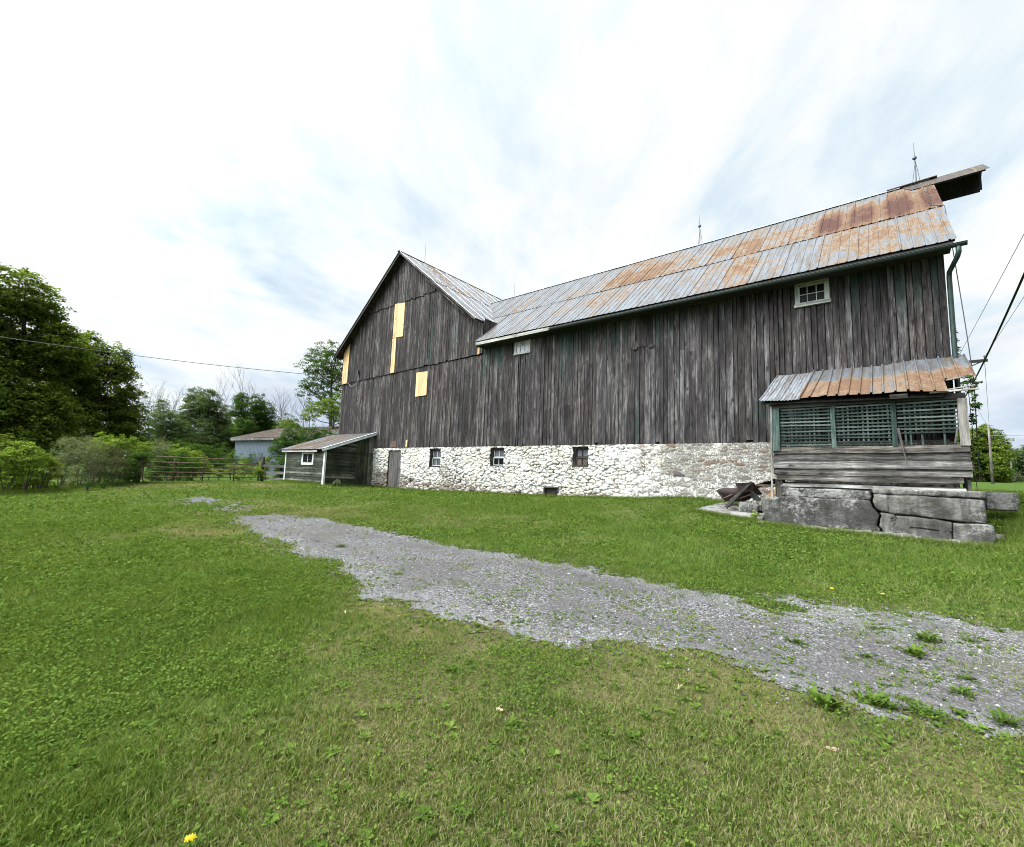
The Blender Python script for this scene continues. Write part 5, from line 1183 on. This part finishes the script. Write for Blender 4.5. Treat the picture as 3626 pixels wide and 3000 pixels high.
cable('overhead_wire', [(7.27, 61.9, 5.3), (60, 90, 7.5)], .02, THINWIRE, 'thin wire leaving the far pole to the right above the field', 'wire', 'thin line wires', .5)
for (px, py, d, h, lb) in [(2076, 990, 105, 6.2, 'distant small pole left of another near the right edge'), (2091, 990, 125, 6.0, 'most distant small pole by the right edge')]:
    p_ = at(px, py, d); pole(p_[0], p_[1], h, 0, lb, r=.13)

# ------------------------------------------------------------------ trees and shrubs
def leaf_mesh(C_, Nn, size, rnd, asp=.62):
    """rhombic leaves folded on the midrib: C_ centres, Nn rough normals"""
    n = len(C_); Nn = Nn/np.linalg.norm(Nn, axis=1, keepdims=True); t = RNG.normal(0, 1, (n, 3)); t = t-Nn*(t*Nn).sum(1, keepdims=True); t /= np.linalg.norm(t, axis=1, keepdims=True); b_ = np.cross(Nn, t)
    s = size[:, None]; V = np.stack([C_-t*s*.5, C_+b_*s*asp*.5+t*s*.05+Nn*s*.08, C_+t*s*.55-Nn*s*.10, C_-b_*s*asp*.5+t*s*.05+Nn*s*.08], 1).reshape(-1, 3)
    a = np.arange(n)*4; return V, np.stack([a, a+1, a+2, a+3], 1), np.repeat(rnd, 4)
DENS = 2.2
def foliage(name, lobes, nt, nl, ls, tr, mt, parent, flat=.45, upbias=.35, inner=.25, stray=.06):
    """lobes [(x,y,z,rx,ry,rz)]; nt tufts per unit lobe area, nl leaves per tuft"""
    Cs, Ns, Ss, Rs = [], [], [], []
    for (x, y, z, rx, ry, rz) in lobes:
        n = max(12, int(nt*DENS*(rx*rz+rx*ry)/2)); d = RNG.normal(0, 1, (n, 3)); d[:, 2] = d[:, 2]+upbias*np.abs(d[:, 2]); d /= np.linalg.norm(d, axis=1, keepdims=True)
        rr = np.where(RNG.random(n) < inner, RNG.uniform(.3, .8, n), RNG.uniform(.80, 1.06, n)); rr = np.where(RNG.random(n) < stray, rr*RNG.uniform(1.08, 1.28, n), rr)
        # uneven outline
        wob = 1+.30*(vnoise(d[:, 0]*2.3+x, d[:, 2]*2.3+z, 17)-.5)*2+.0
        tc = np.array([x, y, z])+d*rr[:, None]*wob[:, None]*np.array([rx, ry, rz])
        bright = RNG.uniform(0, 1, n)*.55+.25*(d[:, 2]*.5+.5)  # random leaf tone, plus lighter colour on lobe tops as painted crown highlights
        k = RNG.integers(int(nl*.6), int(nl*1.3)+1, n); T = np.repeat(np.arange(n), k); m = len(T)
        off = RNG.normal(0, 1, (m, 3)); off /= (np.linalg.norm(off, axis=1, keepdims=True)+.3); off *= RNG.uniform(.2, 1.0, (m, 1))*tr*np.array([1, 1, flat]); off[:, 2] -= .25*(np.hypot(off[:, 0], off[:, 1])/tr)**2*tr
        Cs.append(tc[T]+off+d[T]*0.0); nn = np.array([0, 0, 1.0])+.55*d[T]+RNG.normal(0, .55, (m, 3)); Ns.append(nn)
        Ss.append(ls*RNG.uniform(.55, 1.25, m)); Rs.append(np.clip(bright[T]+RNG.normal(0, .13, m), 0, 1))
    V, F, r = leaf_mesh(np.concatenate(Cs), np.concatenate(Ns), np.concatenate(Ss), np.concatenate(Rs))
    return mesh_from(name, V, F, mt, parent, {'rnd': r})
def limbs(name, base, top, r0, lobes, parent, mt=None, nsub=2):
    m = MB(); base = Vector(base); top = Vector(top); n = 7; pts = []; rr = []
    for k in range(n+1):
        t = k/n; pts.append(base.lerp(top, t)+Vector((math.sin(t*4+base.x)*.04, math.cos(t*3)*.04, 0))*(top-base).length*.12); rr.append(r0*(1.25 if k == 0 else 1)*(1-.72*t))
    m.tube(pts, rr, 8)
    for (x, y, z, rx, ry, rz) in lobes:
        c = Vector((x, y, z)); t = min(.9, max(.18, (z-rz*.9-base.z)/max(.1, (top.z-base.z)))); s = base.lerp(top, t); mid = s.lerp(c, .5)+Vector((0, 0, -.06*(c-s).length)); m.tube([s, mid, c], [r0*(1-.72*t)*.55, r0*.26, r0*.08], 6)
        for q in range(nsub):
            e = c+Vector((random.uniform(-1, 1)*rx, random.uniform(-1, 1)*ry, random.uniform(-.3, 1)*rz))*.85; m.tube([mid.lerp(c, .3), mid.lerp(e, .6), e], [r0*.2, r0*.11, r0*.03], 5)
    return m.build(name, mt or BARK, parent, True)
def pxl(L, dist):
    """lobes written as (px, py, radius px) seen at a distance -> world ellipsoids"""
    out = []
    for q in L:
        px, py, r = q[:3]; d = dist+(q[3] if len(q) > 3 else random.uniform(-.06, .06)*dist*.6); p = at(px, py, d); ax = _F*FPX+_R*(px-1049.5)-_U*(py-868.5); s = np.linalg.norm(p)/np.linalg.norm(ax); ob = np.linalg.norm(ax)/FPX
        rv = r*s*1.0; rh = r*s/ob*1.0; out.append((p[0], p[1], p[2], rh*1.05, rh*1.05, rv))
    return out
def tree(lb, L, dist, base_px, r0, mt, nt=26, nl=26, ls=.17, tr=.55, grp='trees behind the barnyard', name='tree', cat='tree', **kw):
    lobes = pxl(L, dist); b = at(base_px, 980, dist); bz = float(gz(b[0], b[1])); zs_ = sorted(l[2] for l in lobes); zt = zs_[len(zs_)//2]*.6+zs_[-1]*.4
    cx = np.mean([l[0] for l in lobes]); cy2 = np.mean([l[1] for l in lobes])
    t = thing(name, lb, cat, (b[0], b[1], bz), grp)
    limbs('trunk', (b[0], b[1], bz-.2), (cx*.6+b[0]*.4, cy2*.6+b[1]*.4, zt), r0, lobes, t); foliage('crown', lobes, nt, nl, ls, tr, mt, t, **kw); return t
def shrub(lb, L, dist, mt, nt=60, nl=22, ls=.07, tr=.22, grp=None, name='shrub', cat='shrub', stems=True, **kw):
    lobes = pxl(L, dist); low = min(lobes, key=lambda l: l[2]); gx, gy = low[0], low[1]; g0 = float(gz(gx, gy))
    t = thing(name, lb, cat, (gx, gy, g0), grp); foliage('foliage', lobes, nt*2.2, nl, ls, tr, mt, t, **kw)
    m = MB()
    for l in lobes:
        for q in range(3):
            e = Vector((l[0]+random.uniform(-.5, .5)*l[3], l[1]+random.uniform(-.5, .5)*l[4], l[2]+l[5]*.5)); zb = float(gz(l[0], l[1])); m.tube([(l[0], l[1], zb-.05), (e.x, e.y, (zb+e.z)/2), (e.x, e.y, l[2])], [.018, .010, .004], 4)
    m.build('stems', BARK, t); return t

# big maples on the left
tree('tallest broad maple at the left edge, dark below and lit above', [(-20,610,62),(50,612,48),(95,640,42),(30,690,75),(-60,690,95),(105,730,60),(-10,790,95),(60,800,80),(20,870,90),(-70,860,100),(130,705,40),(150,735,42),(120,690,30),(-150,720,100),(-140,840,110),(110,860,60),(60,915,60)], 43, 20, .42, L_MAPLE, nt=34, nl=30, ls=.20, tr=.62)
tree('wide dark maple right of the tallest one at the left', [(178,722,42),(235,745,38),(160,770,58),(222,800,58),(262,835,40),(150,840,70),(210,870,60),(255,885,38),(180,905,50),(110,800,50),(268,865,26),(130,900,50)], 47, 180, .36, L_MAPLE, nt=36, nl=30, ls=.19, tr=.58)
# behind the gate and the metal shed
tree('thin dull green tree with sparse top behind the left end of the gate', [(330,842,22),(350,862,22),(312,880,24),(345,895,26),(372,880,20),(300,910,26),(335,905,30),(365,900,28),(325,865,22)], 62, 335, .2, L_DULL, nt=42, nl=18, ls=.17, tr=.55, stray=.12, inner=.3)
tree('rounded grey green tree in the middle of the far row', [(402,818,22),(428,822,22),(390,850,26),(430,855,30),(455,850,18),(405,885,32),(445,890,30),(415,840,24),(380,880,28),(425,900,34),(460,900,26)], 66, 420, .25, L_DULL, nt=42, nl=22, ls=.19, tr=.6, stray=.1)
tree('dark green two-topped tree standing right of the rounded one', [(497,822,17),(490,845,20),(530,830,18),(545,850,20),(518,862,26),(500,880,24),(548,878,20)], 60, 515, .22, L_DARK, nt=46, nl=24, ls=.19, tr=.55)
tree('yellow green spreading tree above the metal shed roof', [(465,890,26),(500,892,26),(540,890,28),(575,885,22),(600,890,20),(440,915,26),(480,925,28),(600,870,14),(510,905,28),(555,905,26)], 70, 520, .2, L_YEL, nt=34, nl=24, ls=.17, tr=.5)
tree('pale feathery green tree at the right of the far row', [(585,862,16),(602,880,16),(570,880,16),(618,898,16),(595,900,20)], 72, 590, .15, L_DULL, nt=26, nl=20, ls=.15, tr=.5, stray=.14)
tree('tall airy tree close to the left barn corner', [(652,728,24),(640,752,24),(668,748,24),(690,722,26),(650,785,30),(682,775,30),(632,798,20),(700,800,34),(660,822,26),(700,760,34),(735,770,40)], 50, 672, .24, L_DARK, nt=22, nl=22, ls=.155, tr=.46, stray=.16, inner=.3)
tree('bright green low tree below the airy one beside the barn', [(650,838,18),(675,836,20),(700,832,22),(632,852,14),(690,855,22),(722,850,26)], 47, 680, .16, L_YEL, nt=40, nl=24, ls=.13, tr=.4)
tree('dark mass of low trees far behind the gate', [(315,940,30),(360,935,32),(400,940,32),(445,945,30),(295,930,28),(480,955,26),(340,960,20),(380,965,20),(420,965,20),(520,955,24),(550,955,24)], 50, 380, .15, L_DARK, nt=34, nl=22, ls=.15, tr=.45)
# right of the barn
tree('round mid green tree in the field behind the far pole', [(2015,950,26),(2035,930,24),(2050,955,22),(1995,975,26),(2020,975,26),(2048,978,20),(1998,905,26),(2022,898,26),(2042,915,24),(2008,935,30),(2040,945,26),(2058,930,16),(1985,950,30),(2030,968,24),(1975,910,26)], 88, 2010, .3, L_MAPLE, nt=34, nl=24, ls=.26, tr=.75, grp='trees in the field to the right')
tree('darker tree edging the field at the far right', [(2085,945,20),(2105,940,24),(2072,962,16),(2095,968,20),(2125,950,30)], 110, 2100, .3, L_DULL, nt=18, nl=22, ls=.3, tr=.8, grp='trees in the field to the right')
tree('low dark tree closing the row at the right edge', [(2070,975,12),(2055,980,10),(2090,985,10),(2140,960,26),(2165,955,30)], 100, 2075, .2, L_DARK, nt=20, nl=20, ls=.25, tr=.7, grp='trees in the field to the right')

# leafless trees
def bare_tree(lb, tops, dist, base_px):
    b = at(base_px, 960, dist); bz = float(gz(b[0], b[1])); t = thing('bare_tree', lb, 'tree', (b[0], b[1], bz), 'leafless dead trees on the skyline')
    m = MB(); rs = random.Random(base_px)
    def br(p, d, L, r, lv):
        pts = [p]; q = p.copy(); dd = d.copy(); n = 4
        for k in range(n): dd = (dd+Vector((rs.uniform(-.14, .14), rs.uniform(-.14, .14), rs.uniform(-.02, .12)))).normalized(); q = q+dd*L/n; pts.append(q.copy())
        m.tube(pts, [r*(1-.2*k) for k in range(n+1)], 4 if lv else 6, cap=False)
        if lv >= 4: return
        for k in range(rs.randint(3, 5)):
            i = rs.randint(1, n); a = rs.uniform(0, 6.28); u = Vector((math.cos(a), math.sin(a), rs.uniform(.2, .8))); br(pts[i].copy(), (dd*.75+u*.55).normalized(), L*rs.uniform(.5, .72), r*.5, lv+1)
    for (tx, ty) in tops:
        e = Vector(at(tx, ty, dist)); s = Vector((b[0], b[1], bz)); L = (e-s).length; mid = s.lerp(e, .42); m.tube([s, mid], [.15, .10], 6); br(mid, (e-mid).normalized(), (e-mid).length*.62, .075, 1)
        br(s.lerp(e, .3), ((e-s).normalized()+Vector((.3, .3, 0))).normalized(), L*.3, .05, 2)
    m.build('branches', DEADW, t)
bare_tree('thin leafless tree on the skyline beside the left maple', [(304, 800)], 72, 306)
bare_tree('broad leafless tree rising behind the thin dull green tree', [(332, 800), (362, 806)], 72, 345)
bare_tree('leafless tree fanning up just right of the rounded grey green tree', [(470, 776), (452, 800)], 74, 465)
bare_tree('widest leafless tree above the dark two-topped tree', [(500, 785), (520, 770), (545, 785)], 76, 520)
bare_tree('low leafless tree at the right of the far row', [(575, 805), (592, 822)], 72, 580)
bare_tree('leafless branches left of the tall airy tree', [(612, 812), (628, 838), (640, 800)], 58, 632)

# hedgerow on the left
HG = 'bushes of the overgrown hedgerow'
shrub('yellow green bush at the far left edge of the lawn', [(20,955,38),(62,938,28),(-30,950,45),(40,985,32),(5,1000,28),(88,955,25),(-60,990,40)], 22.6, L_YEL, nt=85, ls=.075, grp=HG)
shrub('green bush between the yellow one and the grey weeds', [(70,985,26),(100,965,26),(95,995,18),(40,925,24),(0,915,24)], 23.2, L_MAPLE, nt=80, ls=.07, grp=HG)
shrub('tall grey green goldenrod clump in the middle of the hedgerow', [(140,925,30),(172,922,30),(150,955,34),(192,955,28),(125,960,26),(165,982,28),(130,990,16),(195,930,22)], 24, L_GREY, nt=120, nl=20, ls=.05, tr=.16, grp=HG, flat=1.3)
shrub('dusty brown green weed clump right of the goldenrod', [(225,938,28),(215,965,26),(240,965,24),(250,940,20),(205,985,18),(238,985,16)], 24.6, L_BROWN, nt=120, nl=20, ls=.05, tr=.16, grp=HG, flat=1.2)
shrub('bright yellow green bush behind the weed clumps', [(215,905,20),(240,912,20),(268,915,20),(292,922,18),(200,918,18),(285,940,16)], 27.5, L_YEL, nt=70, ls=.08, grp=HG)
shrub('dark ivy covered bush beside the left gate post', [(265,955,16),(280,945,14),(270,975,16),(255,982,14),(292,938,9)], 25.3, L_DARK, nt=120, ls=.06, grp=HG)
shrub('low leafy fringe at the foot of the hedgerow', [(180,995,10),(150,1000,9),(212,990,9),(118,1004,9),(85,1010,9),(240,990,8),(50,1012,9),(10,1016,9)], 22.6, L_DARK, nt=200, nl=14, ls=.05, tr=.14, grp=HG, stems=False)
# beyond the gate
BG = 'bushes beyond the gate'
shrub('dark bush with yellow green top behind the left half of the gate', [(325,960,20),(345,945,18),(372,945,22),(395,958,18),(350,972,20),(385,975,16),(312,978,14)], 31, L_DARK, nt=60, ls=.09, tr=.28, grp=BG)
shrub('yellow green bush showing over the middle of the gate', [(375,932,16),(400,938,16),(360,925,12),(415,950,12)], 33, L_YEL, nt=60, ls=.09, tr=.28, grp=BG)
shrub('greyish weeds above the left end of the gate', [(330,915,16),(345,925,14),(318,930,14)], 36, L_GREY, nt=60, nl=20, ls=.07, tr=.2, grp=BG, flat=1.3)
shrub('yellow green bush below the metal wall behind the gate', [(430,962,10),(450,970,10),(475,962,12),(500,955,14),(515,968,12),(490,975,10)], 34, L_YEL, nt=60, ls=.08, tr=.25, grp=BG)
shrub('large dark green bush pressed against the shed and barn corner', [(600,898,24),(632,905,26),(665,908,26),(612,930,30),(575,920,22),(590,955,24),(578,978,16),(645,925,24),(690,912,20),(585,990,10)], 28.6, L_DARK, nt=95, ls=.085, tr=.25, grp=BG)
shrub('light green sapling leaning in front of the metal wall', [(540,958,12),(548,945,10),(530,968,11)], 28.4, L_YEL, nt=110, ls=.075, tr=.2, grp=BG)
# ivy and vines
m_ = foliage('ivy', [(-24.93, 4.62, -.05, .25, .25, .40), (-24.95, 4.78, .22, .34, .34, .16), (-24.9, 4.45, -.55, .25, .25, .35)], 500, 16, .06, .12, L_DARK, None); tag(m_, 'dark ivy wrapped over the top of the leaning gate post', 'ivy')
VN = thing('vine', 'green climbing vine on the right end of the porch', 'vine', (1.3, 12, -.4)); m_ = foliage('leaves', [(1.19, 11.75, 1.95, .10, .2, .13), (1.22, 11.7, 1.60, .07, .15, .18), (1.20, 11.9, 1.32, .04, .12, .10)], 900, 10, .055, .07, L_DARK, VN, stray=.15)
m_ = foliage('vine', [(1.14, 12.95, 3.15, .04, .08, .20), (1.15, 12.95, 2.9, .04, .05, .10)], 1300, 7, .05, .05, L_DARK, None, stray=.2); tag(m_, 'few vine leaves creeping up the barn corner by the downspout', 'vine')
m_ = MB(); m_.tube([(1.20, 12.0, -.1), (1.18, 12.0, .6), (1.19, 11.95, 1.2), (1.17, 11.9, 1.9)], .006, 5); m_.build('stem', BARK, VN)
# small plants along the walls
for (x, y, r, lb) in [(-2.35, 11.32, .13, 'bright weed at the left corner of the cracked foundation'), (-19.55, 10.9, .22, 'dry low weed against the side of the shed'), (1.42, 12.2, .12, 'leafy weed in the grass behind the foundation end')]:
    z = float(gz(x, y)); m_ = foliage('weed', [(x, y, z+r*.6, r, r*.7, r*.8)], 1200, 12, .05, .08, L_YEL if x > -10 else L_GREY, None, flat=1); tag(m_, lb, 'weed', 'weeds at the foot of the walls')
# taller uncut grass along the walls and under the gate
def fringe(segs, n, h, mt_col):
    xs, ys = [], []
    for (x0, y0, x1, y1, wd, k) in segs: t = RNG.random(int(n*k)); xs.append(x0+(x1-x0)*t+RNG.normal(0, wd, len(t))); ys.append(y0+(y1-y0)*t-np.abs(RNG.normal(0, wd, len(t))))
    x = np.concatenate(xs); y = np.concatenate(ys); n = len(x); z = gz(x, y); H = h*RNG.uniform(.5, 1.4, n); W = .012; a = RNG.uniform(0, 6.28, n); la = RNG.uniform(0, 6.28, n); ln = H*RNG.uniform(.1, .7, n)
    V = np.stack([np.stack([x-np.cos(a)*W/2, y-np.sin(a)*W/2, z], 1), np.stack([x+np.cos(a)*W/2, y+np.sin(a)*W/2, z], 1), np.stack([x+np.cos(la)*ln, y+np.sin(la)*ln, z+H], 1)], 1).reshape(-1, 3)
    return mesh_from('tall_grass', V, np.arange(n*3).reshape(-1, 3), GRASS, None, {'rnd': np.repeat(np.clip(RNG.normal(mt_col, .15, n), 0, 1), 3)})
tag(fringe([(-19.8, 12.9, -3.9, 12.9, .05, 1.0), (-23.9, 10.35, -19.9, 10.35, .05, .3), (-19.8, 10.5, -19.8, 12.9, .05, .2), (-2.3, 11.0, 1.3, 11.0, .05, .35), (-3.9, 11.7, -2.3, 11.2, .05, .25), (-25.0, 5, -26, 10, .3, .6), (-21.3, .2, -24.6, 4.6, .35, 1.2), (1.35, 11.2, 2.0, 13.2, .3, .3), (-21.5, -4, -21.3, .2, .4, .6)], 9000, .10, .45), 'slightly taller uncut grass along walls, gate and hedgerow', kind='stuff')

# far woodland closing the horizon: reads as one mass
def woods(azs, dist, h, n, ls, mt, lb):
    az = np.radians(RNG.uniform(azs[0], azs[1], n)); d = dist*(1+.18*RNG.random(n)); x = np.sin(az)*d; y = np.cos(az)*d; g0 = gz(x, y)
    top = h*(.55+.75*fbm(az*22, az*0, 501, 4)); z = g0+top*RNG.random(n)**.7
    nn = np.stack([-np.sin(az)*.3, -np.cos(az)*.3, np.ones(n)], 1)+RNG.normal(0, .6, (n, 3))
    V, F, r = leaf_mesh(np.stack([x, y, z], 1), nn, ls*RNG.uniform(.6, 1.3, n), np.clip(RNG.normal(.35, .2, n), 0, 1)); o = mesh_from('woodland', V, F, mt, None, {'rnd': r}); return tag(o, lb, kind='stuff')
woods((-112, -56), 105, 6.5, 42000, .75, L_DULL, 'far dull green woodland along the horizon on the left')
woods((7, 40), 150, 7.5, 30000, 1.0, L_DULL, 'far woodland beyond the field on the right')
